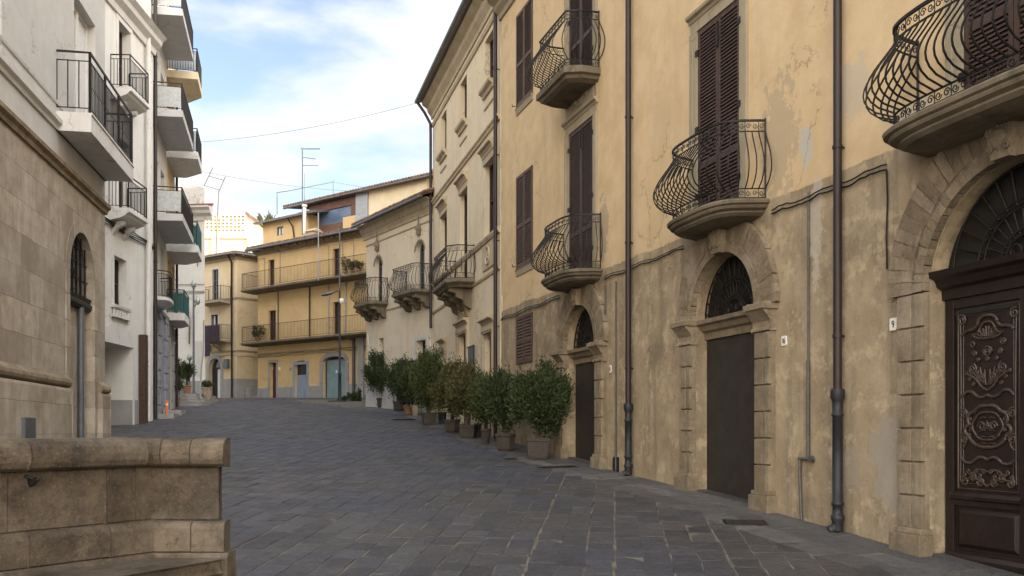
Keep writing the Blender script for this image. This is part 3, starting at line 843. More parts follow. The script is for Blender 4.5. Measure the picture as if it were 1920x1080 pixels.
street()
# ================================================================= YELLOW PALAZZO (right)
def palazzo():
    fr = PAL; base = fr.P(0, 0, gz(28))
    t = thing('palazzo', 'long yellow plastered palazzo with three arched stone doorways and bulging iron balconies', 'palazzo', tuple(base))
    ZT = 14.2
    uc1 = fr.u(1092); uc2 = fr.u(1361.6); uc3 = fr.u(1904)
    h1, h2, h3 = .99, 1.04, 1.27
    gl = lambda u, h: min(fr.g(u - h), fr.g(u + h)) - .6
    wu = fr.u(984); ww = .70
    f1 = (fr.u(1068.5), fr.u(1113.5)); f2 = (fr.u(1310), fr.u(1389)); f3 = (fr.u(1809), fr.u(1809) + 1.42)
    ops = [(uc1 - h1, uc1 + h1, gl(uc1, h1), 3.5 + h1, 1, .32), (uc2 - h2, uc2 + h2, gl(uc2, h2), 3.5 + h2, 1, .32), (uc3 - h3, uc3 + h3, gl(uc3, h3), 3.2 + h3, 1, .32)]
    wins = [(wu - ww, wu + ww, 3.42, 4.78), (wu - ww, wu + ww, 6.12, 8.78), (wu - ww, wu + ww, 10.72, 13.4)]
    for w in wins: ops.append((*w, 0, .22))
    fd = [(f1[0], f1[1], 5.16, 8.75), (f1[0], f1[1], 9.72, 13.2), (f2[0], f2[1], 5.16, 8.68), (f3[0], f3[1], 5.06, 8.6), (f2[0], f2[1], 9.72, 13.2), (f3[0], f3[1], 9.72, 13.2)]
    for w in fd: ops.append((*w, 0, .22))
    # a further bay nearer than the frame
    fu = uc3 + 6.2
    ops.append((fu - .7, fu + .7, 5.16, 8.65, 0, .22)); fd.append((fu - .7, fu + .7, 5.16, 8.65))
    facade('wall', MAT['yellow'], t, fr, 0, fr.L, -2.5, ZT, ops, .3, 12)
    flatroof(t, fr, 0, fr.L, ZT + .35, 12, MAT['tile'], .55, 1.8)
    c = MB(); c.prof(fr, -.1, fr.L, [(0, ZT - .25), (.06, ZT - .25), (.08, ZT - .1), (.2, ZT + .02), (.22, ZT + .12), (.4, ZT + .24), (.42, ZT + .33), (0, ZT + .345)]); c.build('cornice', MAT['surround'], t)
    gutter(t, fr, -.1, fr.L, .56, ZT + .36)
    a = MB(); a.box(fr, 1.5, fr.L - 1, -13.5, -4.2, 9, 24.5); o = a.build('unseen_shade_block', MAT['yellow'], t)  # unseen tall block, added to keep the low sun off the street
    r = MB(); r.prism([fr.P(1, -3.8, 24.5), fr.P(1, -13.9, 24.5), fr.P(1, -8.8, 26.4)], [fr.P(fr.L - .5, -3.8, 24.5), fr.P(fr.L - .5, -13.9, 24.5), fr.P(fr.L - .5, -8.8, 26.4)]); r.build('roof', MAT['tile'], t)  # roof over the added sun-blocking mass, also out of view
    portal(t, fr, uc1, h1, 3.5, 'arched stone doorway with dark boarded door, farthest of the three')
    portal(t, fr, uc2, h2, 3.5, 'arched stone doorway with dark boarded door under the middle balcony')
    p3 = portal(t, fr, uc3, h3, 3.2, 'widest arched stone doorway, with carved dark wooden door', caps=False, pil=.44, style='carved', lintel=3.1, outer=.62, ltop=3.45, fanz=3.36, fanr=1.09)
    carved_door(p3, fr, uc3, h3, 3.1)
    # shuttered side windows
    for i, wr in enumerate(wins):
        m = MB(); ua, ub, za, zb = wr
        m.box(fr, ua, ub, -.2, -.17, za, zb)
        if i: m.prof(fr, ua - .02, ub + .02, [(0, za - .17), (.03, za - .17), (.05, za - .03), (.07, za), (-.02, za)])
        o = m.build('window', MAT['surround'], t)
        shutters(o, fr, (ua + .01, ub - .01, za + .01, zb - .01), .035, 'shutter', .07 if i else .085, (.45,))
        for s_ in (-1, 1):
            x = ua if s_ < 0 else ub; h = MB()
            h.tube([fr.P(x + s_ * .02, .04, za + .12), fr.P(x + s_ * .10, .1, za + .12), fr.P(x + s_ * .14, .1, za + .14), fr.P(x + s_ * .14, .1, za + .2)], .012, 5)
            if i: h.build('shutter_hook', MAT['iron'], o)
    # French windows with grey surrounds
    for i, wr in enumerate(fd):
        ua, ub, za, zb = wr; m = MB()
        for s_ in (0, 1):
            a0, a1 = (ua - .24, ua) if not s_ else (ub, ub + .24)
            m.box(fr, a0, a1, -.01, .035, za, zb + .001)
            x0, x1 = (a0, a0 + .09) if not s_ else (a1 - .09, a1)
            m.box(fr, x0, x1, .035, .06, za, zb)
        m.box(fr, ua - .24, ub + .24, -.01, .037, zb, zb + .22)
        m.prof(fr, ua - .28, ub + .28, [(0, zb + .20), (.05, zb + .20), (.07, zb + .25), (.12, zb + .28), (.13, zb + .33), (0, zb + .34)])
        m.box(fr, ua, ub, -.2, -.17, za, zb)
        if i == 0:
            zz = zb + .34
            m.box(fr, ua - .2, ub + .2, -.01, .03, zz, zz + .62); m.box(fr, ua - .08, ub + .08, .03, .045, zz + .06, zz + .56)
            for s_ in (-1, 1):
                relief(m, fr, spiral2(((ua + ub) / 2 + s_ * .36, zz + .33), .13, 0 if s_ < 0 else PI, 1.3 * s_), .05, .028)
                relief(m, fr, bez(((ua + ub) / 2 + s_ * .24, zz + .34), ((ua + ub) / 2 + s_ * .18, zz + .08), ((ua + ub) / 2, zz + .14)), .05, .03)
        o = m.build('french_window', MAT['surround'], t)
        shutters(o, fr, (ua + .01, ub - .01, za + .02, zb - .01), .02, 'shutterdark', .062 if i != 3 else .055, (.30,))
        for s_ in (-1, 1):
            x = ua if s_ < 0 else ub
            for z in (za + .55, za + 1.75, zb - .4): h = MB(); h.box(fr, x - .05, x + .05, .02, .05, z - .05, z + .05); h.build('hinge', MAT['iron'], o)
        h = MB(); h.box(fr, (ua + ub) / 2 - .03, (ua + ub) / 2 + .03, .022, .05, zb - .55, zb - .12); h.build('bolt', MAT['iron'], o)
    # balconies
    def balcony(uc, hb, hf, D, z, zb, label, H, bulge, step, tt, moulded=True):
        out = curved_outline(uc, hb, hf, D); m = MB()
        if moulded == 2:
            out = [(uc - hb, 0), (uc - hb, D * .55), (uc - hf, D), (uc + hf, D), (uc + hb, D * .55), (uc + hb, 0)]
            m.stack(fr, out, uc, [(.78, zb), (.90, zb + .06), (.93, zb + .12), (1.0, zb + .15), (1.0, z - .02), (.985, z)])
        else:
            h_ = z - zb
            m.stack(fr, out, uc, [(.55, zb - .04), (.72, zb - .02), (.84, zb), (.90, zb + h_ * .18), (.89, zb + h_ * .30), (.965, zb + h_ * .42), (.985, zb + h_ * .55), (.975, zb + h_ * .62), (1.02, zb + h_ * .70), (1.03, zb + h_ * .88), (1.0, z)])
        o = m.build('balcony', MAT['slab'], t, fr); o['label'] = label
        path = [(uc + (u - uc) * .94, max(.02, w * .92)) for u, w in out]
        belly_railing(o, fr, path, z, H, bulge, step, tt, uc=uc)
    balcony(uc1 - .02, 1.22, .98, .80, 5.16, 4.93, 'lower bulging iron balcony over the farthest doorway', 1.22, .34, .105, .0135)
    balcony(uc2 + .06, 1.22, .98, .78, 5.16, 4.93, 'bulging iron balcony over the middle doorway', 1.24, .34, .105, .0135)
    balcony(uc3 + .05, 1.60, 1.42, .80, 5.08, 4.84, 'largest bulging iron balcony, over the carved door', 1.2, .34, .125, .0150)
    balcony(uc1 - .02, 1.12, .95, .82, 9.70, 9.40, 'upper bulging iron balcony above the farthest doorway', 1.25, .34, .105, .0135, 2)
    # pipes and cables
    for x in (1187, 1583): 
        u = fr.u(x); downpipe(t, fr, u, fr.g(u), ZT + .3, 2.02, .06, .11)
    u = fr.u(1157); z0 = fr.g(u)
    m = MB(); m.tube([fr.P(u, .03, 4.75), fr.P(u, .03, z0 + .02)], .016, 6); m.tube([fr.P(u, .03, 2.7), fr.P(u, .03, z0 + .05)], .019, 6)
    u2 = fr.u(1137); m.tube([fr.P(u2, .03, 4.75), fr.P(u2, .03, 3.2)], .018, 6); m.build('conduit', MAT['conduit'], t)
    u = fr.u(1519); m = MB()
    zj = fr.z(1519, 860)
    m.tube([fr.P(u, .03, 5.0), fr.P(u, .035, zj)], .017, 6); m.tube([fr.P(u, .035, 2.55), fr.P(u, .035, zj)], .026, 8)
    ub_ = fr.u(1504); m.tube([fr.P(u + .09, .04, zj), fr.P(ub_ - .02, .04, zj)], .026, 8)
    m.tube([fr.P(u + .1, .03, zj), fr.P(u + .1, .08, zj)], .05, 12)
    m.tube([fr.P(ub_, .04, zj), fr.P(ub_, .04, zj - .3), fr.P(ub_ + .03, .05, zj - .6), fr.P(ub_ + .04, .04, fr.g(ub_))], .024, 8)
    m.build('conduit', MAT['conduit'], t)
    m = MB(); rnd = random.Random(5)
    def run(ua, ub, zf, rr=.014, n=26, sag=.02, w=.035):
        pts = []
        for k in range(n + 1):
            s_ = k / n; pts.append(fr.P(ua + (ub - ua) * s_, w + rnd.uniform(-.006, .01), zf + sag * math.sin(s_ * PI * 5) + rnd.uniform(-.012, .012)))
        c_ = MB(); c_.tube(pts, rr, 5); c_.build('cable', MAT['iron'], t)
    run(.05, uc1 - 1.45, 4.86, .014); run(.05, uc1 - 1.45, 4.92, .012)
    run(uc1 + 1.35, uc2 - 1.45, 4.88, .013); run(uc1 + 1.35, uc2 - 1.45, 4.93, .009); run(uc2 + 1.4, uc3 - 2.0, 4.88, .013); run(uc2 + 1.4, uc3 - 2.0, 4.94, .011)
    ue = uc3 - 2.0; m.tube([fr.P(ue, .03, 4.88), fr.P(ue + .02, .03, 4.5), fr.P(ue, .03, 4.0), fr.P(ue + .01, .03, 3.6)], .012, 5)
    m.build('cable', MAT['iron'], t)
    m = MB(); uh = fr.u(1684); z = fr.z(1684, 514); m.box(fr, uh - .04, uh + .04, 0, .06, z - .03, z + .03)
    z = fr.z(1690, 592); u_ = fr.u(1692); m.box(fr, u_ - .05, u_ + .05, 0, .03, z - .01, z + .012)
    m.build('wall_hook', MAT['iron'], t)
    m = MB(); a, b, z0, z1 = fr.rect(1150, 1161, 857, 884); m.box(fr, a, b, 0, .02, z0, z1); m.build('meter_cover', MAT['castiron'], t)
    # small end strip by the cream palazzo
    m = MB(); m.tube([fr.P(.16, .03, 5.6), fr.P(.2, .03, 5.2), fr.P(.12, .03, 5.1)], .012, 5); m.build('cable', MAT['plate'], t)
    return uc1, uc2, uc3
def carved_door(part, fr, uc, half, top):
    w = -.22; g = fr.g(uc) + .03
    d = MB()
    d.box(fr, uc - half, uc + half, w - .06, w - .035, g - .3, top)
    hw = half - .02
    for s_ in (-1, 1):
        a, b = (uc - hw, uc - .015) if s_ < 0 else (uc + .015, uc + hw)
        c = (a + b) / 2; pw = (b - a)
        for x0, x1 in ((a, a + .13), (b - .13, b)): d.box(fr, x0, x1, w - .035, w + .01, g, top)
        for z0, z1 in ((g, g + .16), (g + .70, g + .86), (top - .12, top)): d.box(fr, a + .13, b - .13, w - .035, w + .006, z0, z1)
        d.prism([fr.P(a + .17, w - .035, g + .20), fr.P(b - .17, w - .035, g + .20), fr.P(b - .17, w - .035, g + .66), fr.P(a + .17, w - .035, g + .66)],
                [fr.P(a + .22, w - .004, g + .25), fr.P(b - .22, w - .004, g + .25), fr.P(b - .22, w - .004, g + .61), fr.P(a + .22, w - .004, g + .61)])
        d.prof(fr, a + .02, b - .02, [(w + .01, g), (w + .05, g), (w + .05, g + .08), (w + .02, g + .13), (w + .01, g + .13)])
        d.prof(fr, a + .10, b - .10, [(w + .006, g + .76), (w + .04, g + .78), (w + .045, g + .82), (w + .006, g + .86)])
        d.box(fr, uc - .05, uc + .05, w + .01, w + .035, g + .001, top)
    o = d.build('door', MAT['door'], part, None, bevel=.006)
    r = MB()
    for s_ in (-1, 1):
        a, b = (uc - hw, uc - .015) if s_ < 0 else (uc + .015, uc + hw)
        c = (a + b) / 2; q = (b - a) / 2 - .17; ww = w - .03; z0 = g + .90; z1 = top - .15; H = z1 - z0
        P = lambda x, y: (c + x * q, z0 + y * H)
        A_ = q / H
        def sp(c_, rr, a0, tn, n=14): return [(x, c_[1] + (y - c_[1]) * A_) for x, y in spiral2(c_, rr, a0, tn, n)]
        relief(r, fr, [P(-1, 0.0), P(-1, 1), P(1, 1), P(1, 0.0), P(-1, 0.0)], ww, .014)
        relief(r, fr, [P(-.82, .03), P(-.82, .97), P(.82, .97), P(.82, .03), P(-.82, .03)], ww, .008)
        def sym(pts, rr=.013):
            rr *= 1.3
            for k in (-1, 1): relief(r, fr, [P(k * x, y) for x, y in pts], ww + .004, rr)
        # carved bottom spray
        for k in range(3): sym(sp((.22 + .26 * k, .045 + .02 * (k % 2)), .13, .5 * k, 1.3 * (1 if k % 2 else -1), 14), .012)
        sym(bez((0, .02), (.5, .10), (.85, .03)), .012); sym(bez((0, .10), (.3, .13), (.55, .08)), .010)
        # wavy lower edge
        sym(bez((0, .165), (.25, .20), (.45, .155)) + bez((.45, .155), (.7, .13), (.86, .17)), .016)
        # central cartouche
        sym(bez((0, .46), (.3, .47), (.42, .43)) + bez((.42, .43), (.75, .42), (.62, .36)) + bez((.62, .36), (.9, .33), (.6, .29)) + bez((.6, .29), (.42, .23), (0, .235)), .018)
        sym(bez((0, .425), (.3, .43), (.38, .395)) + bez((.38, .395), (.62, .35), (.4, .31)) + bez((.4, .31), (.3, .27), (0, .275)), .012)
        sym(sp((.2, .35), .13, 0, 1.2, 14), .010)
        for y in (.28, .42): sym(sp((.80, y), .14, 1.0, 1.5, 16), .012)
        sym(bez((.86, .22), (.6, .26), (.78, .33)), .010)
        # wavy upper edge and spray
        sym(bez((0, .52), (.25, .49), (.45, .535)) + bez((.45, .535), (.7, .56), (.86, .51)), .016)
        sym(bez((0, .545), (.2, .56), (.32, .60)) + bez((.32, .60), (.5, .63), (.66, .64)), .014)
        sym(sp((.5, .665), .15, 2, 1.4, 14), .012); sym(sp((.2, .62), .14, 0, -1.4, 14), .011)
        for k in range(4): sym(bez((.04, .575), (.1 + .1 * k, .62), (.08 + .16 * k, .66 + .012 * (k % 2))), .009)
        for k in range(5): sym(bez((.05, .255 + .035 * k), (.18, .262 + .035 * k), (.26, .25 + .035 * k)), .007); sym(sp((.62 - .05 * (k % 2), .30 + .03 * k), .06, k, 1.2), .008)
        for k in range(6): sym(sp((.12 + .13 * k, .075 + .025 * ((k + 1) % 2)), .07, k, 1.3), .008); sym(sp((.1 + .12 * k, .585 + .03 * (k % 3)), .06, k, 1.3), .008)
        sym(bez((.92, .04), (.86, .5), (.92, .96)), .010)
        # rosettes mid panel
        for x, y, s1 in ((0, .755, .16), (.42, .75, .08), (.0, .715, .06), (.30, .715, .05)):
            sym(sp((x, y), s1, 0, 1.6, 14), .010)
        # top shell
        sym(bez((0, .955), (.28, .955), (.33, .91)) + bez((.33, .91), (.42, .88), (.6, .885)) + bez((.6, .885), (.8, .88), (.84, .86)), .018)
        sym(bez((0, .92), (.2, .92), (.26, .875)) + bez((.26, .875), (.34, .85), (.5, .855)), .013)
        sym(bez((0, .83), (.3, .825), (.46, .85)), .014)
        for k in range(4): sym([(.03 + .05 * k, .84), (.05 + .1 * k, .895 - .012 * k)], .011)
        sym(sp((.5, .80), .10, 0, 1.3, 12), .010); sym(sp((.86, .945), .15, 1, 1.4, 14), .012); sym(sp((.1, .86), .08, 1, 1.4, 12), .009)
        cartouche(r, fr, c, z0 + .35 * H, .075, ww)
    r.build('carving', MAT['door_edge'], o)
UC1, UC2, UC3 = palazzo()
# ================================================================= CREAM PALAZZO
def cream():
    fr = CRE; t = thing('palazzo', 'tall cream plastered palazzo with moulded windows between the yellow palazzo and the arched-window house', 'palazzo', tuple(fr.P(0, 0, gz(39))))
    L_ = fr.L; ZT = 15.2
    u1, u2, u3 = fr.u(832), fr.u(869), fr.u(917)
    hw = .62
    top = [(u - .55, u + .55, 12.5, 14.1) for u in (u1, u2, u3)]
    mid = [(u1 - hw, u1 + hw, 7.75, 10.1), (u2 - hw, u2 + hw, 6.72, 10.1), (u3 - hw, u3 + hw, 7.75, 10.1)]
    low = [(u1 - .45, u1 + .45, 3.3, 4.7), (u2 - .75, u2 + .75, 0.5, 5.0), (u3 - .6, u3 + .6, 1.0, 4.65)]
    ops = [(*r, 0, .24) for r in top + mid + low]
    facade('wall', MAT['cream'], t, fr, 0, L_, -1, ZT, ops, .35, 12)
    m = MB(); m.box(fr, 4.5, L_ + 1, -14, -5.2, 9, 23.5); m.box(WORLD, -1.0, 7.5, 44.5, 55, 9, 24); m.build('unseen_shade_wings', MAT['cream'], t)  # unseen tall blocks, added to shade the left-hand facades
    m = MB()
    m.prof(fr, -.15, L_, [(0, ZT - .55), (.05, ZT - .55), (.07, ZT - .42), (.2, ZT - .25), (.24, ZT - .1), (.42, ZT + .02), (.45, ZT + .14), (0, ZT + .15)])
    q_ = MB(); q_.prof(fr, 0, L_, [(0, 14.28), (.05, 14.28), (.09, 14.38), (.05, 14.46), (0, 14.48)]); q_.build('string_course', MAT['trimlight'], t)
    q_ = MB(); q_.prof(fr, 0, L_, [(0, 10.98), (.05, 10.98), (.07, 11.06), (.11, 11.10), (.11, 11.16), (0, 11.18)]); q_.build('string_course', MAT['trimlight'], t)
    q_ = MB(); q_.prof(fr, 0, L_, [(0, 7.56), (.05, 7.56), (.10, 7.66), (.10, 7.72), (0, 7.74)]); q_.build('string_course', MAT['trimlight'], t)
    q_ = MB(); q_.prof(fr, 0, L_, [(0, 6.44), (.04, 6.44), (.06, 6.52), (0, 6.55)]); q_.build('string_course', MAT['trimlight'], t)
    m.build('cornice', MAT['trimlight'], t)
    m = MB(); m.prism([fr.P(-.3, .62, ZT + .15), fr.P(-.3, -6, ZT + 1.9), fr.P(-.3, -6, ZT + 2.0), fr.P(-.3, .62, ZT + .24)], [fr.P(L_, .62, ZT + .15), fr.P(L_, -6, ZT + 1.9), fr.P(L_, -6, ZT + 2.0), fr.P(L_, .62, ZT + .24)])
    m.prism([fr.P(-.3, -6, ZT + 1.9), fr.P(-.3, -12.4, ZT + .15), fr.P(-.3, -12.4, ZT + .24), fr.P(-.3, -6, ZT + 2.0)], [fr.P(L_, -6, ZT + 1.9), fr.P(L_, -12.4, ZT + .15), fr.P(L_, -12.4, ZT + .24), fr.P(L_, -6, ZT + 2.0)])
    m.build('roof', MAT['gutter'], t)
    gutter(t, fr, -.3, L_, .66, ZT + .2, .08)
    for r in top:
        m = MB(); m.prof(fr, r[0] - .15, r[1] + .15, [(0, r[2] - .24), (.06, r[2] - .24), (.09, r[2] - .14), (.18, r[2] - .08), (.2, r[2]), (0, r[2] + .002)])
        m.box(fr, r[0] - .06, r[1] + .06, 0, .035, r[2] - .62, r[2] - .56); 
        m.build('sill', MAT['trimlight'], window(t, fr, r, -.17, 2, 2))
    for i, r in enumerate(mid):
        m = MB(); hood(m, fr, r[0], r[1], r[3] + .22, .30, .22, .14); m.box(fr, r[0] - .1, r[1] + .1, 0, .04, r[3], r[3] + .22)
        m.build('window_hood', MAT['trimlight'], window(t, fr, r, -.17, 2, 2))
    m = MB(); uc = (u3 + u2) / 2 + .9
    m.box(fr, u3 - .75, u3 + .75, 0, .05, 6.7, 7.5)
    rg = [(u3 + .26 * math.cos(2 * PI * k / 20), 7.1 + .28 * math.sin(2 * PI * k / 20)) for k in range(21)]
    relief(m, fr, rg, .06, .035); cartouche(m, fr, u3, 7.1, .2, .05); m.build('relief_panel', MAT['trimlight'], t)
    # ground floor
    for i, r in enumerate(low):
        m = MB(); ua, ub, za, zb = r
        zb0 = fr.g(ua) - .2 if i else za - .15
        tt = .2 if i == 1 else .16
        m.box(fr, ua - tt, ua, -.01, .09, zb0, zb); m.box(fr, ub, ub + tt, -.01, .09, zb0, zb); m.box(fr, ua - tt, ub + tt, -.01, .092, zb, zb + .24)
        m.box(fr, ua - tt + .04, ub + tt - .04, .09, .12, zb + .06, zb + .18)
        hood(m, fr, ua, ub, zb + .24, .24, .22, .2)
        if i == 1:
            m.box(fr, ua - .1, ub + .1, -.01, .06, zb + .56, zb + 1.35)
            for s_ in (-1, 1):
                relief(m, fr, [((ua + ub) / 2 + s_ * .42 + .22 * math.cos(2 * PI * k / 16), zb + .95 + .28 * math.sin(2 * PI * k / 16)) for k in range(17)], .07, .03)
                relief(m, fr, spiral2(((ua + ub) / 2 + s_ * .42, zb + .95), .14, 0, 1.2 * s_), .07, .03)
            cartouche(m, fr, (ua + ub) / 2, zb + 1.0, .18, .06)
        if i == 1:
            o = m.build('doorway', MAT['trimlight'], t); d = MB(); d.box(fr, ua, ub, -.24, -.19, za, zb)
            for x in (ua + .1, (ua + ub) / 2 + .06):
                for z in (2.2, 3.1, 4.0): d.box(fr, x, x + .55, -.19, -.165, z, z + .7)
            d.build('door', MAT['darkred'], o)
        else: m.build('window_surround', MAT['trimlight'], window(t, fr, r, -.17, 1, 2))
    # balcony with carved brackets
    m = MB(); hb = 1.62; D = .95; z = 6.7
    cu = u2 + .25
    out = [(cu - hb, 0), (cu - hb, D * .62), (cu - hb + .35, D), (cu + hb - .35, D), (cu + hb, D * .62), (cu + hb, 0)]
    m.stack(fr, out, cu, [(.86, z - .27), (.90, z - .2), (.96, z - .16), (1.0, z - .12), (1.0, z - .01), (.985, z)])
    for s_ in (-.95, 0, .95):
        pr = [(0, z - .28), (D * .82, z - .28), (D * .84, z - .38), (D * .6, z - .44), (D * .56, z - .58), (D * .32, z - .66), (D * .26, z - .84), (.05, z - .95), (0, z - .95)]
        m.prof(fr, cu + s_ - .13, cu + s_ + .13, pr)
    o = m.build('balcony', MAT['slab'], t, fr)
    belly_railing(o, fr, [(cu + (u - cu) * .95, max(.02, w * .94)) for u, w in out], z, 1.12, .22, .15, .013, .18, .18, uc=cu)
    downpipe(t, fr, L_ - .05, fr.g(L_) , ZT, None, .06, .14)
    m = MB(); zz = 6.0
    m.tube([fr.P(-.2, .6, ZT + .12), fr.P(-.05, .35, ZT - .3), fr.P(.12, .13, ZT - .8), fr.P(.12, .12, ZT - 1.2), fr.P(.12, .12, 6.1), fr.P(.16, .12, 5.85)], .06, 10); m.build('downpipe', MAT['pipe'], t)
cream()
b = MB(); r_ = CRE.rect(879, 891.5, 649, 700); b.box(CRE, r_[0], r_[1], .02, .05, r_[2], r_[3]); 
fr_ = MB(); o_ = thing('notice_board', 'dark grey notice board on the cream palazzo between its door and window', 'notice board', tuple(CRE.P(r_[0], .05, r_[2])))
b.build('panel', MAT['greymetal'], o_)
for a_ in ((r_[0], r_[0] + .03, r_[2], r_[3]), (r_[1] - .03, r_[1], r_[2], r_[3]), (r_[0] + .03, r_[1] - .03, r_[3] - .03, r_[3]), (r_[0] + .03, r_[1] - .03, r_[2], r_[2] + .03)): fr_.box(CRE, a_[0], a_[1], .05, .075, a_[2], a_[3])
fr_.build('frame', MAT['dark'], o_)
# ================================================================= HOUSE WITH ARCHED WINDOWS
def arched():
    fr = ARC; t = thing('house', 'pale cream house with two tall arched windows and bulging balconies, beyond the potted shrubs', 'house', tuple(fr.P(0, 0, gz(45))))
    L_ = fr.L; ZT = 11.35
    ua, ub = fr.u(709.5), fr.u(787.5)
    A = [(ua - .42, ua + .42, 7.55, 9.75), (ub - .42, ub + .42, 7.55, 9.75)]
    g1 = fr.rect(709.5, 719, 634, 700); g2 = fr.rect(781, 799, 638, 682)
    ops = [(*r, 1, .3) for r in A] + [(*g1, 0, .4), (*g2, 0, .4)]
    facade('wall', MAT['beige'], t, fr, 0, L_, -1, ZT, ops, .3, 8)
    m = MB(); m.prof(fr, -.25, L_, [(0, ZT - .62), (.05, ZT - .6), (.07, ZT - .5), (.14, ZT - .35), (.2, ZT - .3), (.24, ZT - .12), (.42, ZT), (0, ZT + .005)])
    m.prof(fr, 0, L_, [(0, 10.42), (.03, 10.42), (.05, 10.46), (0, 10.5)])
    q_ = MB(); q_.prof(fr, 0, L_, [(0, 7.1), (.03, 7.1), (.05, 7.14), (0, 7.18)]); q_.build('string_course', MAT['trimlight'], t)
    m.build('cornice', MAT['trimlight'], t)
    flatroof(t, fr, 0, L_, ZT + .02, 8, MAT['tile'], .6, 1.7, True, overside=.25)
    gutter(t, fr, -.3, L_, .62, ZT + .0, .07)
    for i, r in enumerate(A):
        uc = (r[0] + r[1]) / 2
        m = MB(); 
        for k in range(9): m.arcblock(fr, uc, r[3] - .42, .421, .50, PI * k / 9, PI * (k + 1) / 9, -.01, .03, 2)
        c = fr.P(uc, .08, 0)
        m.lathe((c.x, c.y, 0), [(.05, r[3] + .22), (.13, r[3] + .3), (.10, r[3] + .42), (.17, r[3] + .5), (.11, r[3] + .56), (.07, r[3] + .68), (.03, r[3] + .8), (.018, r[3] + 1.15)], 12)
        m.build('window_surround', MAT['trim'], window(t, fr, r, -.22, 2, 4, 'greymetal', 'glass', .05, arch=1))
    r = g2; m = MB(); m.box(fr, r[0] - .18, r[0], -.01, .03, r[2], r[3]); m.box(fr, r[1], r[1] + .15, -.01, .03, r[2], r[3]); m.box(fr, r[0] - .18, r[1] + .15, -.01, .033, r[3], r[3] + .17); m.box(fr, r[0] - .2, r[1] + .17, -.01, .07, r[2] - .12, r[2])
    m.build('window_surround', MAT['whitegrey'], window(t, fr, r, -.3, 2, 3))
    window(t, fr, g1, -.3, 1, 1)
    for uc, hb in ((ua - .08, 1.15), (ub - .06, 1.25)):
        z = 7.5; D = .85; m = MB()
        out = [(uc - hb, 0), (uc - hb, D * .7), (uc - hb + .25, D), (uc + hb - .25, D), (uc + hb, D * .7), (uc + hb, 0)]
        m.stack(fr, out, uc, [(.86, z - .22), (.93, z - .16), (1.0, z - .12), (1.0, z - .02), (.98, z)])
        for s_ in (-.7, 0, .7):
            m.prof(fr, uc + s_ * hb - .14, uc + s_ * hb + .14, [(0, z - .225), (D * .84, z - .225), (D * .84, z - .34), (D * .55, z - .38), (D * .5, z - .5), (.28, z - .52), (.2, z - .68), (0, z - .74)])
        o = m.build('balcony', MAT['slab'], t, fr)
        belly_railing(o, fr, [(uc + (u - uc) * .96, max(.02, w * .95)) for u, w in out], z, 1.08, .2, .12, .013, .16, .16, uc=uc)
    m = MB(); m.prof(fr, 0, L_, [(0, -1), (.04, -1), (.04, gz(42) + 1.15), (0, gz(42) + 1.17)]); m.build('plinth', MAT['whitegrey'], t)
    m = MB(); m.tube([fr.P(.25, .05, 6.2), fr.P(.45, .06, 5.6), fr.P(.42, .05, 5.1), fr.P(.3, .05, 4.9)], .02, 5); m.tube([fr.P(L_ - .3, .04, 5.9), fr.P(L_ - .3, .04, 4.9)], .02, 5); m.build('cable', MAT['plate'], t)
arched()
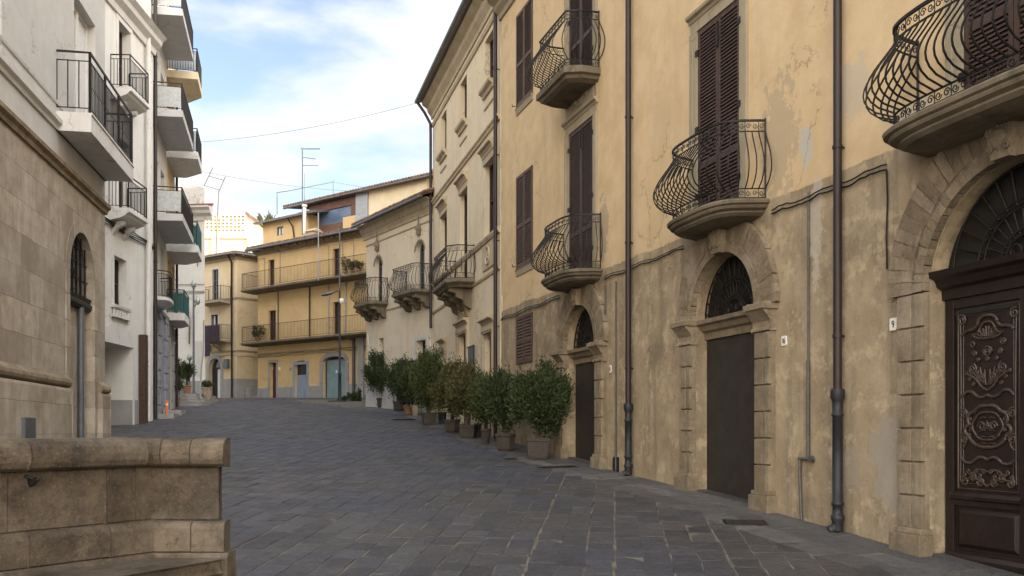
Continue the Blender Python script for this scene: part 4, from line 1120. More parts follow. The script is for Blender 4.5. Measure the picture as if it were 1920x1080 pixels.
# ================================================================= OCHRE BUILDING CLOSING THE STREET
def far_building():
    fr = FAR; t = thing('apartment_house', 'ochre house with two full-width balconies closing the end of the street', 'house', tuple(fr.P(0, 0, gz(60))))
    L_ = fr.L; ZT = 13.15
    R_ = fr.rect
    up = [R_(503, 514.5, 487, 545), R_(624, 637, 466, 522)]; up = [(a, b, 10.62, d) for a, b, c, d in up]
    lo = [R_(503, 517, 582, 640), R_(624, 638, 566, 625)]; lo = [(a, b, 7.22, d) for a, b, c, d in lo]
    g1 = R_(506, 518, 680, 743); g1 = (g1[0], g1[1], 3.3, g1[3])
    g2 = R_(553, 575, 676, 745); g2 = (g2[0], g2[1], 3.2, g2[3])
    g3 = R_(606, 648, 668, 746); g3 = (g3[0], g3[1], 3.1, g3[3])
    ops = [(*r, 0, .25) for r in up + lo] + [(*g1, 0, .3), (*g2, .35, .25), (*g3, .3, .3)]
    facade('wall', MAT['ochre'], t, fr, 0, L_, 0, ZT, ops, .3, 9)
    m = MB()
    m.prof(fr, -.15, L_, [(0, ZT - .3), (.05, ZT - .3), (.12, ZT - .16), (.34, ZT - .08), (.36, ZT), (0, ZT + .005)])
    for k in range(int(L_ / .8)): m.box(fr, .2 + k * .8, .32 + k * .8, 0, .46, ZT - .14, ZT - .02)
    m.build('cornice', MAT['eave'], t)
    flatroof(t, fr, 0, L_, ZT + .02, 9, MAT['tile'], .62, 1.1, True, pitch=.24)
    gutter(t, fr, -.25, L_, .66, ZT + .02, .075)
    # painted panel mouldings
    m = MB()
    for a, b, z0, z1 in ((fr.u(525), fr.u(617), 10.9, 12.75), (fr.u(642), fr.u(664), 10.9, 12.75), (.1, fr.u(497), 10.9, 12.6)):
        for q in ((a, b, z1, z1 + .05), (a, a + .05, z0, z1), (b - .05, b, z0, z1)): m.box(fr, q[0], q[1], 0, .03, q[2], q[3])
    m.prof(fr, 0, L_, [(0, 6.45), (.03, 6.45), (.05, 6.5), (0, 6.54)])
    m.build('moulding', MAT['surround'], t)
    for r in up + lo:
        o = window(t, fr, r, -.16, 2, 3, 'shutterdark', 'glass', .07)
    # door, grey arched door, shop front
    d = MB(); a, b, z0, z1 = g1; d.box(fr, a, b, -.3, -.24, z0, z1 - .45); o = d.build('door', MAT['darkred'], t)
    q = MB(); q.box(fr, a, b, -.3, -.27, z1 - .44, z1); q.build('transom_pane', MAT['glass'], o)
    q = MB(); surround(q, fr, (a, b, 3.2, z1), .17, .03, False); q.build('door_surround', MAT['dado'], o)
    a, b, z0, z1 = g2; d = MB(); zt = z1 - .95
    d.box(fr, a, (a + b) / 2 - .006, -.22, -.16, z0, zt); d.box(fr, (a + b) / 2 + .006, b, -.22, -.16, z0, zt); d.box(fr, a, b, -.22, -.15, zt, zt + .07)
    o = d.build('door', MAT['bluegrey'], t)
    q = MB(); q.box(fr, a, b, -.24, -.2, zt + .07, z1); q.build('fanlight_pane', MAT['glass'], o)
    q = MB(); surround(q, fr, (a, b, 3.1, z1 - .25), .18, .035, False, ); 
    q.build('door_surround', MAT['bluegrey'], o)
    a, b, z0, z1 = g3; d = MB(); zt = z0 + 2.75
    for u in (a, a + .62 * (b - a) - .03, b - .06): d.box(fr, u, u + .06, -.26, -.2, z0, zt)
    d.box(fr, a, b, -.26, -.199, zt, zt + .08); d.box(fr, a, b, -.26, -.198, z0 + .3, z0 + .4)
    o = d.build('shop_front', MAT['dark'], t)
    q = MB(); q.box(fr, a, b, -.25, -.23, z0, zt); q.build('pane', MAT['shopglass'], o)
    q = MB(); q.box(fr, a, b, -.27, -.24, zt + .08, z1); q.build('transom_pane', MAT['glass'], o)
    q = MB(); q.box(fr, a - .28, a, -.01, .05, 3.0, z1 - .4); q.box(fr, b, b + .28, -.01, .05, 3.0, z1 - .4)
    rr = (b - a) / 2; uc = (a + b) / 2; zc = z1 - rr * .3; n = 12
    for k in range(n):
        a0, a1 = PI * k / n, PI * (k + 1) / n
        pin = [(uc - rr * math.cos(x), zc + rr * .3 * math.sin(x)) for x in (a0, a1)]
        pout = [(uc - (rr + .28) * math.cos(x), zc + (rr * .3 + .28) * math.sin(x)) for x in (a0, a1)]
        qq = [pin[0], pin[1], pout[1], pout[0]]
        q.prism([fr.P(u, -.01, z) for u, z in qq], [fr.P(u, .05, z) for u, z in qq])
    q.build('shop_surround', MAT['dado'], o)
    q = MB(); c_ = fr.u(636)
    for dx, dz in ((-.55, .0), (-.3, .12), (-.32, -.2)): q.box(fr, c_ + dx, c_ + dx + .14, -.229, -.225, 5.05 + dz, 5.2 + dz)
    q.build('window_sticker', MAT['plate'], o)
    for x0, x1 in ((-.02, g1[0] - .17), (g1[1] + .17, g2[0] - .18), (g2[1] + .18, g3[0] - .28), (g3[1] + .28, L_)): m = MB(); m.prof(fr, x0, x1, [(0, 2), (.02, 2), (.02, 4.3), (0, 4.32)]); m.build('plinth', MAT['dado'], t)
    m = MB(); u = fr.u(678); m.box(fr, u - .25, u + .25, 0, .12, 3, 7.0); m.build('pilaster', MAT['dado'], t)
    # balconies
    for z in (7.2, 10.6):
        m = MB(); a, b = -.42, L_ - 1.2; D = 1.0
        m.prof(fr, a, b, [(-.2 if 0 else 0, z - .22), (D * .9, z - .17), (D, z - .12), (D, z - .02), (D - .03, z), (0, z)])
        m.box(fr, a, 0, -1.2, 0, z - .2, z - .001)
        o = m.build('balcony', MAT['slab'], t, fr)
        plain_railing(o, fr, [(a + .05, -1.1), (a + .05, D - .06), (b - .05, D - .06), (b - .05, .02)], z, 1.0, .13, .011, 'rust', 0, True, .08)
    for x, za, zb, rr, mt in ((523, 7.2, 10.4, .035, 'conduit'), (582, 7.3, 10.4, .05, 'rust'), (617.5, 7.3, 10.4, .035, 'galv'), (649, 7.3, 10.4, .045, 'galv'), (663, 3.4, 7.0, .05, 'greymetal'), (666.5, 3.4, 7.0, .035, 'pipe')):
        u = fr.u(x); m = MB(); m.tube([fr.P(u, .07, zb), fr.P(u, .07, za)], rr, 8); m.build('downpipe', MAT[mt], t)
    m = MB(); u = fr.u(661); z = fr.z(661, 638); m.box(fr, u - .12, u + .12, 0, .16, z, z + .28); m.build('junction_box', MAT['greymetal'], t)
    for x, y in ((524, 691), (545, 692)):
        m = MB(); u = fr.u(x); z = fr.z(x, y); m.box(fr, u - .11, u + .11, 0, .02, z - .1, z + .1); m.build('plate', MAT['plate' if x == 524 else 'pot_pale'], t)
    m = MB(); rnd = random.Random(9)
    for k in range(3):
        z0 = 6.3 + .08 * k; m.tube([fr.P(L_ * s_ / 14, .03, z0 + rnd.uniform(-.03, .03)) for s_ in range(15)], .012, 4)
    m.build('cable', MAT['iron'], t)
    # upper storey set back behind the tiled eave
    s1 = fr.shifted(-2.6)
    p = [(s1.u(493), s1.u(572), 12.6)]
    a, b = s1.u(493), s1.u(578); z0 = 13.1; z1 = s1.z(535, 414)
    wr = s1.rect(519, 531, 425, 441)
    facade('upper_wall', MAT['ochre'], t, s1, a, b, z0, z1 + .15, [(*wr, 0, .15)], .15, 5)
    window(t, s1, wr, -.08, 2, 1, 'greymetal', 'curtain', .06)
    m = MB(); m.prof(s1, a - .35, b + 1.0, [(.55, z1), (-1.8, z1 + .5), (-5, z1 + .5), (-5, z1 + .6), (-1.8, z1 + .62), (.55, z1 + .14)]); m.build('lean_to_roof', MAT['gutter'], t)
    m = MB(); c0 = s1.u(488); m.prof(s1, c0, s1.u(560), [(1.3, z0 + .55), (0, z0 + .85), (0, z0 + 1.0), (1.3, z0 + .75)]); m.build('canopy', MAT['greymetal'], t)
    m = MB(); u = s1.u(549); m.tube([s1.P(u, .45, z1), s1.P(u + .1, .1, z1 - .5), s1.P(u + .2, .08, z1 - 1.1), s1.P(u + .5, .1, z0)], .05, 6); m.build('downpipe', MAT['pipe'], t)
    # veranda under the long brown roof
    s2 = fr.shifted(-3.4)
    a, b = s2.u(560), s2.u(668); zt = s2.z(640, 377)
    zr = lambda x, y: s2.z(x, y)
    m = MB(); zg0, zg1 = s2.z(630, 418), s2.z(630, 390)
    m.box(s2, s2.u(580), b, -.1, 0, zg1, zt + .1); m.box(s2, a, b, -.1, 0, z0, zg0)
    m.box(s2, b - .5, b, -.1, .001, zg0, zg1); m.box(s2, s2.u(585), s2.u(585) + .12, -.1, .001, zg0, zg1)
    o = m.build('veranda', MAT['brownfascia'], t)
    q = MB(); q.box(s2, s2.u(585), b, -.14, -.1, zg0, zg1); q.build('pane', MAT['glassblue'], o)
    q = MB(); q.box(s2, s2.u(644), b + .1, .0, .05, z0 + .2, s2.z(655, 406)); q.build('parapet', MAT['ochre'], o)
    q = MB(); q.box(s2, s2.u(561), s2.u(580), 0, .1, z0, zg1 + .2); q.build('side_panel', MAT['greymetal'], o)
    s3 = s2.shifted(.4)
    m = MB(); e0, e1 = s3.u(533), s3.u(812); zt2 = s3.z(600, 376)
    m.prof(s3, e0, e1, [(0, zt2), (-6, zt2 + .9), (-6, zt2 + 1.0), (0, zt2 + .12)])
    n = int((e1 - e0) / .24)
    for i in range(n + 1):
        u = e0 + (e1 - e0) * i / n; m.tube([s3.P(u, .05, zt2 + .14), s3.P(u, -3, zt2 + .14 + .45)], .095, 6)
    m.build('veranda_roof', MAT['tile'], t)
    m = MB(); m.box(s2, b, s2.u(800), -5, -.02, z0, zt2 + .1); m.build('upper_wall', MAT['bright'], t)
    m = MB(); m.box(s2, b + .02, b + 1.1, -.02, .08, z0, zt2 + .08); m.build('panel', MAT['galv'], t)
    m = MB(); m.tube([s3.P(s3.u(533), .05, zt2), s3.P(s3.u(592), .05, zt2)], .08, 6); m.tube([s3.P(s3.u(592), .05, zt2 + .02), s3.P(s3.u(812), .05, zt2 + .02)], .06, 6); m.build('gutter', MAT['gutter'], t)
    m = MB(); u = fr.u(568); z = 13.6; m.box(fr, u - .32, u + .32, -1.2, -.5, z - .3, z + .35); m.prof(fr, u - .4, u + .4, [(-1.3, z + .35), (-.4, z + .35), (-.85, z + .6)]); m.build('chimney', MAT['trimlight'], t)
    # red tiled gable behind the arched-window house
    g = Frame((-6.9, 66), (-2.0, 63)); m = MB(); z = g.z(805, 352)
    u0, u1 = g.u(792), g.u(830)
    m.box(g, u0 + .2, u1 + 3, -3, 0, 10, z); o = m.build('attic_wall', MAT['whitegrey'], t)
    m = MB(); m.prism([g.P(u0, .3, z - .1), g.P((u0 + u1) / 2 + .3, .3, z + 1.25), g.P(u1 + 3, .3, z + 1.2), g.P(u1 + 3, .3, z)], [g.P(u0, -3, z - .1), g.P((u0 + u1) / 2 + .3, -3, z + 1.25), g.P(u1 + 3, -3, z + 1.2), g.P(u1 + 3, -3, z)])
    m.build('attic_roof', MAT['redtile'], t)
    # plants on the long balcony belong to no one thing in particular: potted things of their own
far_building()
# ================================================================= PALE YELLOW CORNER HOUSE
def corner_house():
    fr = Frame((-24.0, 66.1), (-18.25, 62.0)); t = thing('house', 'pale yellow corner house with an arched door and two small balconies at the far left', 'house', tuple(fr.P(fr.L, 0, 3.8)))
    L_ = fr.L; ZT = 13.3; R_ = fr.rect
    w1 = R_(398, 410, 505, 568); w2 = R_(396, 409, 590, 635); dr = R_(393, 414, 672, 742)
    w1 = (w1[0], w1[1], w1[2], w1[3]); dr = (dr[0], dr[1], 3.4, dr[3])
    facade('wall', MAT['house'], t, fr, 0, L_, 0, ZT, [(*w1, 0, .2), (*w2, 0, .2), (*dr, 1, .3)], .3, 9, back=(4.3, 4.2, 0))
    window(t, fr, w1, -.1, 2, 3, 'greymetal', 'glass', .07); window(t, fr, w2, -.1, 2, 1, 'shutterdark', 'glass', .07, curtain=True)
    m = MB()
    for r in (w1, w2): surround(m, fr, r, .12, .03, False)
    m.build('window_surround', MAT['whitegrey'], t)
    m = MB(); uc = (dr[0] + dr[1]) / 2; hw = (dr[1] - dr[0]) / 2
    for k in range(9): m.arcblock(fr, uc, dr[3] - hw, hw + .001, hw + .3, PI * k / 9, PI * (k + 1) / 9 - .01, -.01, .06, 2)
    m.box(fr, uc - hw - .28, uc - hw, -.01, .06, 3, dr[3] - hw); m.box(fr, uc + hw, uc + hw + .28, -.01, .06, 3, dr[3] - hw)
    o = m.build('doorway', MAT['dado'], t)
    q = MB(); q.box(fr, dr[0], dr[1], -.28, -.24, dr[3] - hw, dr[3]); q.build('fanlight_pane', MAT['glass'], o)
    q = MB(); q.box(fr, dr[0], dr[1], -.28, -.23, dr[3] - hw - .12, dr[3] - hw); q.box(fr, dr[0], uc - .1, -.28, -.22, 3.5, dr[3] - hw - .12); q.box(fr, uc + .25, dr[1], -.28, -.22, 3.5, dr[3] - hw - .12); q.build('door', MAT['dark'], o)
    q = MB(); q.box(fr, uc - .1, uc + .25, -.3, -.27, 3.5, dr[3] - hw - .12); q.build('pane', MAT['curtain'], o)
    side = Frame((-18.25, 62.0), (-14.0, 66.15))
    m = MB()
    for f_, a, b in ((fr, 0, L_ + .02), (side, -.02, side.L)):
        for z, h in ((10.35, .12), (6.85, .10), (ZT - .32, .1)): m.prof(f_, a, b, [(0, z), (.05, z), (.08, z + h), (0, z + h + .02)])
        m.prof(f_, a, b, [(0, ZT - .14), (.3, ZT - .06), (.34, ZT), (0, ZT + .01)])
        for k in range(int((b - a) / .7)): m.box(f_, a + .2 + k * .7, a + .3 + k * .7, 0, .42, ZT - .1, ZT - .01)
    m.build('cornice', MAT['surround'], t)
    m = MB()
    # hipped tile roof
    e = .55; A = fr.P(0, e, ZT); B = fr.P(L_ + .3, e, ZT); C = side.P(side.L, e, ZT); K = Vector((-19.8, 69.5, ZT + 1.5)); K2 = Vector((-26, 71, ZT + 1.5))
    for tri in ((A, B, K, K2), (B, C, K)): m.face(list(tri)); m.face([p - Vector((0, 0, .1)) for p in tri][::-1])
    for P0, P1 in ((A, B), (B, C)):
        n = int((P1 - P0).length / .26)
        for i in range(n + 1):
            p = P0.lerp(P1, i / n); m.tube([p + Vector((0, 0, .05)), p.lerp(K, .35) + Vector((0, 0, .07))], .10, 5)
    m.tube([B, K], .14, 6)
    m.build('roof', MAT['tile'], t)
    m = MB(); m.tube([A, B, C], .07, 6); m.build('gutter', MAT['gutter'], t)
    m = MB(); u = fr.u(437); m.tube([fr.P(u + .05, .5, ZT - .02), fr.P(u, .12, ZT - .5), fr.P(u, .1, 3.7)], .07, 8); m.build('downpipe', MAT['pipe'], t)
    for f_, a, b in ((fr, dr[1] + .3, L_ + .02), (side, 0, side.L)): m = MB(); m.prof(f_, a, b, [(0, 3), (.03, 3), (.03, 5.05), (0, 5.06)]); m.build('plinth', MAT['dado'], t)
    for (xa, xb, yt, big) in ((372, 419, 566, 0), (380, 420, 638, 1)):
        a, b = fr.u(xa, .8), fr.u(xb, .6); z = fr.z(400, yt, .5); m = MB(); D = .85
        m.prof(fr, a, b, [(0, z - .2), (D * .9, z - .14), (D, z - .1), (D, z), (0, z)])
        if big:
            for u in (uc - .55, uc + .6): m.prof(fr, u - .14, u + .14, [(0, z - .2), (.6, z - .2), (.55, z - .4), (.25, z - .5), (0, z - .75)])
        o = m.build('balcony', MAT['surround'], t, fr)
        plain_railing(o, fr, [(a + .04, .02), (a + .04, D - .05), (b - .04, D - .05), (b - .04, .02)], z, .98, .14, .011, 'rust', 0, True, .08)
        if big:
            q = MB(); q.box(fr, a + .1, a + 1.9, D + .0, D + .03, z - .1, z + .93); q.box(fr, a + .35, a + .9, D + .03, D + .05, z - 1.1, z + .9); tag(q.build('hanging_cloth', MAT['violet']), 'dark cloth hung over the lower balcony rail of the corner house', 'cloth')
    m = MB(); u = fr.u(427); z = fr.z(427, 682); m.box(fr, u - .2, u + .2, 0, .2, z - .3, z + .3); m.build('meter_box', MAT['greymetal'], t)
    m = MB(); m.tube([fr.P(L_ * k / 8, .04, 6.6 + .06 * math.sin(k * 2)) for k in range(9)], .014, 4); m.tube([side.P(side.L * k / 8, .04, 6.5 + .1 * math.sin(k * 1.7)) for k in range(9)], .014, 4); m.build('cable', MAT['iron'], t)
    # stair up the alley, with its grey flank wall
    st = thing('alley_stair', 'grey stone stair climbing the alley beside the pale yellow corner house', 'stair', tuple(side.P(.6, .3, 3.75)))
    m = MB()
    for k in range(14): m.box(side, .9 + k * .34, .9 + (k + 1) * .34 + .02, .35, 2.2, 3.3, 3.78 + .17 * (k + 1))
    m.build('steps', MAT['dado'], st)
    m = MB(); m.prism([side.P(.5, .1, 3.4), side.P(5.4, .1, 3.4), side.P(5.4, .1, 6.7), side.P(.5, .1, 4.3)], [side.P(.5, .32, 3.4), side.P(5.4, .32, 3.4), side.P(5.4, .32, 6.7), side.P(.5, .32, 4.3)])
    m.build('flank_wall', MAT['dado'], st)
corner_house()
def bright_house():
    fr = Frame((-31.0, 80), (-21.3, 80)); t = thing('building', 'sunlit cream building with a pierced parapet rising behind the corner house', 'building', (-26, 80, 3.8))
    zt = fr.z(420, 404); zs = fr.z(420, 436)
    ua, ub = fr.u(384), fr.u(463); n = int((ub - ua) / .34)
    ops = []
    for i in range(n):
        for k in range(5):
            if (i * 7 + k * 3) % 11 == 0: continue
            u = ua + .1 + i * .34; z = zs + .1 + k * .29
            ops.append((u, u + .19, z, z + .17))
    m = MB()
    m.box(fr, 0, fr.L, -8, -.15, 3, zs)
    m.build('wall', MAT['bright'], t)
    o = facade('pierced_parapet', MAT['bright'], t, fr, ua - 1, ub + .1, zs - .5, zt, ops, .14, .2, -.01)
    m = MB(); x = [fr.u(463), fr.u(499)]
    m.prism([fr.P(x[0], -.02, 10), fr.P(x[1], -.02, 10), fr.P(x[1], -.02, fr.z(497, 432)), fr.P(x[0], -.02, zt + .1)], [fr.P(x[0], -8, 10), fr.P(x[1], -8, 10), fr.P(x[1], -8, fr.z(497, 432)), fr.P(x[0], -8, zt + .1)])
    m.build('gable', MAT['bright'], t)
    m = MB(); m.prism([fr.P(x[0] - .1, .15, zt + .1), fr.P(x[1] + .2, .15, fr.z(497, 432)), fr.P(x[1] + .2, .15, fr.z(497, 432) + .22), fr.P(x[0] - .1, .15, zt + .34)], [fr.P(x[0] - .1, -8, zt + .1), fr.P(x[1] + .2, -8, fr.z(497, 432)), fr.P(x[1] + .2, -8, fr.z(497, 432) + .22), fr.P(x[0] - .1, -8, zt + .34)]); m.build('roof', MAT['tile'], t)
    m = MB(); u = fr.u(403); m.box(fr, u - .3, u + .3, -.149, .0, 3, zs - .5); m.build('pilaster', MAT['bright'], t)
    p = thing('rooftop_plant', 'spiky plant showing above the sunlit building roof', 'plant', (fr.P(fr.u(481), -4, 0).x, 84, zt - .6))
    f = MB(); foliage_mesh(f, (fr.P(fr.u(481), -4, 0).x, 84, zt + .1), .8, .8, .9, 900, .45, .05, 77, clusters=14)
    f.build('foliage', MAT['leaf_mid'], p)
    s_ = MB(); c_ = fr.P(fr.u(481), -4, 0); s_.tube([(c_.x, 84, zt - 1.2), (c_.x, 84, zt + .3)], .09, 6); s_.build('stem', MAT['bark'], p)
bright_house()
# ================================================================= WHITE BUILDING (left, mid distance)
def white_building():
    fr = Frame((-21.0, 50.6), (-16.46, 50.0)); t = thing('building', 'plain white building with a projecting cornice behind the steps on the left', 'building', tuple(fr.P(fr.L, 0, 3.2)))
    L_ = fr.L; zc = fr.z(384, 396); zt = fr.z(375, 343)
    facade('wall', MAT['white'], t, fr, 0, L_, 0, zc, (), .3, 8, back=(-4.5, 8, 0))
    m = MB()
    pr = [(0, zc - .5), (.06, zc - .5), (.1, zc - .3), (.3, zc - .15), (.34, zc), (.5, zc + .12), (.5, zc + .22), (0, zc + .3)]
    m.prof(fr, 0, L_ + .45, pr); m.build('cornice', MAT['whitetrim'], t)
    m = MB(); m.prof(fr, 0, L_ + .5, [(.52, zc + .22), (.52, zc + .27), (0, zc + .42), (0, zc + .3)]); m.build('cornice_tiles', MAT['redtile'], t)
    m = MB(); a, b = fr.u(329), fr.u(382)
    pts = [(a, zc), (b, zc), (b, zt - .25), (a + .3, zt + .1), (a, zt + .1)]
    bk = Vector((-2.6, 4.0, 0)); m.prism([fr.P(u, -.1, z) for u, z in pts], [fr.P(u, -.1, z) + bk for u, z in pts]); m.build('attic', MAT['white'], t)
    m = MB(); m.prof(fr, 0, L_, [(0, 2), (.03, 2), (.03, fr.z(355, 715)), (0, fr.z(355, 714))]); m.build('plinth', MAT['dado'], t)
    m = MB(); rnd = random.Random(2)
    for y in (534, 546, 549): m.tube([fr.P(L_ * .35 + L_ * .65 * k / 10, .04, fr.z(350, y) + rnd.uniform(-.02, .02)) for k in range(11)], .016, 4)
    u = fr.u(352); m.tube([fr.P(u - .8, .05, fr.z(350, 585)), fr.P(u - .3, .05, fr.z(350, 578)), fr.P(u, .05, fr.z(350, 583)), fr.P(u + .12, .05, fr.z(350, 600)), fr.P(u + .1, .04, fr.z(350, 645))], .035, 5)
    u = fr.u(371); m.tube([fr.P(u, .04, zc - .4), fr.P(u, .04, fr.z(370, 500))], .02, 4)
    m.build('cable', MAT['conduit'], t)
    a, b, z0, z1 = fr.rect(366, 379, 640, 705); m = MB(); m.box(fr, a, b, 0, .03, z0, z1); m.build('wall_panel', MAT['whitegrey'], t)
white_building()
# ================================================================= LEFT ROW
def stone_palace():
    fr = Frame((-8.25, 6.0), (-12.21, 28.0)); t = thing('palace', 'stone-faced building with pale upper storeys and a long black balcony on the left', 'palace', tuple(fr.P(fr.L, 0, gz(28))))
    L_ = fr.L
    a, b = fr.u(130), fr.u(176); top = 6.95
    facade('stone_wall', MAT['stone'], t, fr, 0, L_, -2, 8.2, [(a, b, -1, top, 1, .24)], .24, 10)
    c, d = fr.u(139), fr.u(179)
    ups = [(c, d, 9.5, 13.2), (c - 7.5, d - 7.5, 9.5, 13.2), (c, d, 14.6, 17.6)]
    facade('upper_wall', MAT['whitegrey'], t, fr, 0, L_, 8.2, 18.5, [(*r, 0, .3) for r in ups], .3, 10, -.001)
    m = MB()
    m.prof(fr, 0, L_ + .05, [(0, 8.02), (.06, 8.02), (.08, 8.12), (.16, 8.18), (.17, 8.27), (0, 8.30)])
    m.build('stone_cornice', MAT['trim'], t)
    m = MB()
    m.prof(fr, 0, L_ + .02, [(0, 9.02), (.05, 9.02), (.07, 9.10), (.15, 9.16), (.16, 9.26), (.10, 9.30), (0, 9.32)])
    q_ = MB(); q_.prof(fr, 0, L_ + .02, [(0, 9.68), (.03, 9.68), (.05, 9.74), (0, 9.78)]); q_.build('string_course', MAT['whitetrim'], t)
    q_ = MB(); q_.prof(fr, 0, L_ + .3, [(0, 18.1), (.1, 18.1), (.3, 18.35), (.5, 18.5), (0, 18.5)]); q_.build('string_course', MAT['whitetrim'], t)
    m.build('cornice', MAT['whitetrim'], t)
    m = MB(); 
    pl = [(.0, -2), (.15, -2), (.15, 2.55), (.13, 2.62), (0, 2.64)]; ro = [(0, 2.64), (.10, 2.645), (.16, 2.69), (.18, 2.76), (.16, 2.84), (.10, 2.89), (.03, 2.94), (0, 2.98)]
    for x0, x1 in ((0, a - .33), (b + .30, L_)): m.prof(fr, x0, x1 + .001, pl)
    o = m.build('plinth', MAT['stone'], t, fr, bevel=.02)
    m = MB()
    for x0, x1 in ((0, a - .33), (b + .30, L_)): m.prof(fr, x0, x1, ro)
    m.build('base_moulding', MAT['trim'], t)
    # framing round the arch, flush stones with a faint outline
    m = MB(); uc = (a + b) / 2; r = (b - a) / 2
    for k in range(11): m.arcblock(fr, uc, top - r, r + .001, r + .34, PI * k / 11 + .006, PI * (k + 1) / 11 - .006, -.01, .025, 3)
    for x0, x1 in ((a - .34, a), (b, b + .34)):
        z = -.5
        while z < top - r - .05:
            h = min(.7, top - r - z); m.box(fr, x0, x1, -.01, .025, z, z + h - .012); z += .7
    o = m.build('doorway', MAT['stone'], t, fr, bevel=.01)
    m = MB(); m.box(fr, a, b, -.24, -.20, -1, 4.92); q = m.build('infill_wall', MAT['stone'], o, fr)
    m = MB(); m.prof(fr, a, b, [(-.22, 4.92), (-.1, 4.92), (-.04, 5.0), (-.04, 5.1), (-.10, 5.14), (-.06, 5.26), (-.22, 5.3)]); m.build('lintel', MAT['castiron'], o)
    m = MB(); m.box(fr, a, b, -.26, -.21, 5.3, top); m.build('fanlight_pane', MAT['glass'], o)
    m = MB()
    for k in range(1, 6):
        u = a + (b - a) * k / 6; h = math.sqrt(max(0, r * r - (u - uc) ** 2)); m.tube([fr.P(u, -.14, 5.3), fr.P(u, -.14, top - r + h - .02)], .018, 4)
    for z in (5.75, 6.2, 6.6):
        h = r if z < top - r else math.sqrt(max(.01, r * r - (z - top + r) ** 2)); m.tube([fr.P(uc - h, -.17, z), fr.P(uc + h, -.17, z)], .014, 4)
    m.build('window_grille', MAT['dark'], o)
    up = fr.u(152, -.1); m = MB(); m.tube([fr.P(up, -.1, 4.95), fr.P(up, -.1, .9)], .085, 10); m.box(fr, up - .3, up + .3, -.19, .06, gz(25) - .2, gz(25) + .28); m.build('drain_pipe', MAT['greymetal'], t)
    x0, x1, z0, z1 = fr.rect(40, 61, 783, 822, .15); m = MB(); m.box(fr, x0, x1, .15, .22, z0, z1); m.box(fr, x0 + .03, x1 - .03, .22, .228, z0 + .03, z1 - .04); m.build('meter_box', MAT['greymetal'], t)
    for r_ in ups:
        window(t, fr, r_, -.2, 2, 1, 'whitetrim', 'curtain', .12)
    # balcony
    ob = fr.shifted(.82); u0, u1 = ob.u(171), ob.u(250); zt, zb = 9.5, 9.02
    m = MB(); D = .82
    m.prof(fr, u0, u1, [(-.01, zb), (D, zb), (D, zt - .06), (D + .03, zt - .05), (D + .03, zt), (-.01, zt)])
    o = m.build('balcony', MAT['whitetrim'], t); o['label'] = 'long white balcony slab with black square-bar railing'
    m = MB(); H = 1.52; e = D - .04
    ua, ubb = u0 + .04, u1 - .04
    for z, rr in ((zt + H, .034), (zt + H - .22, .018), (zt + .12, .018)):
        m.tube([fr.P(ua, .0, z), fr.P(ua, e, z), fr.P(ubb, e, z), fr.P(ubb, .0, z)], rr, 4)
    m.tube([fr.P(ua, e, zt + H * .45), fr.P(ubb, e, zt + H * .45)], .010, 4)
    for k in range(4): 
        w = e * k / 3; m.tube([fr.P(ua, w, zt + .12), fr.P(ua, w, zt + H - .2)], .014 if k else .02, 4); m.tube([fr.P(ubb, w, zt + .12), fr.P(ubb, w, zt + H - .2)], .014, 4)
    n = 34
    for k in range(n + 1):
        u = ua + (ubb - ua) * k / n; big = k % 11 == 0 or k == n
        m.tube([fr.P(u, e, zt + (0 if big else .12)), fr.P(u, e, zt + H - (0 if big else .2))], .034 if big else .013, 4)
    m.build('railing', MAT['dark'], o)
stone_palace()
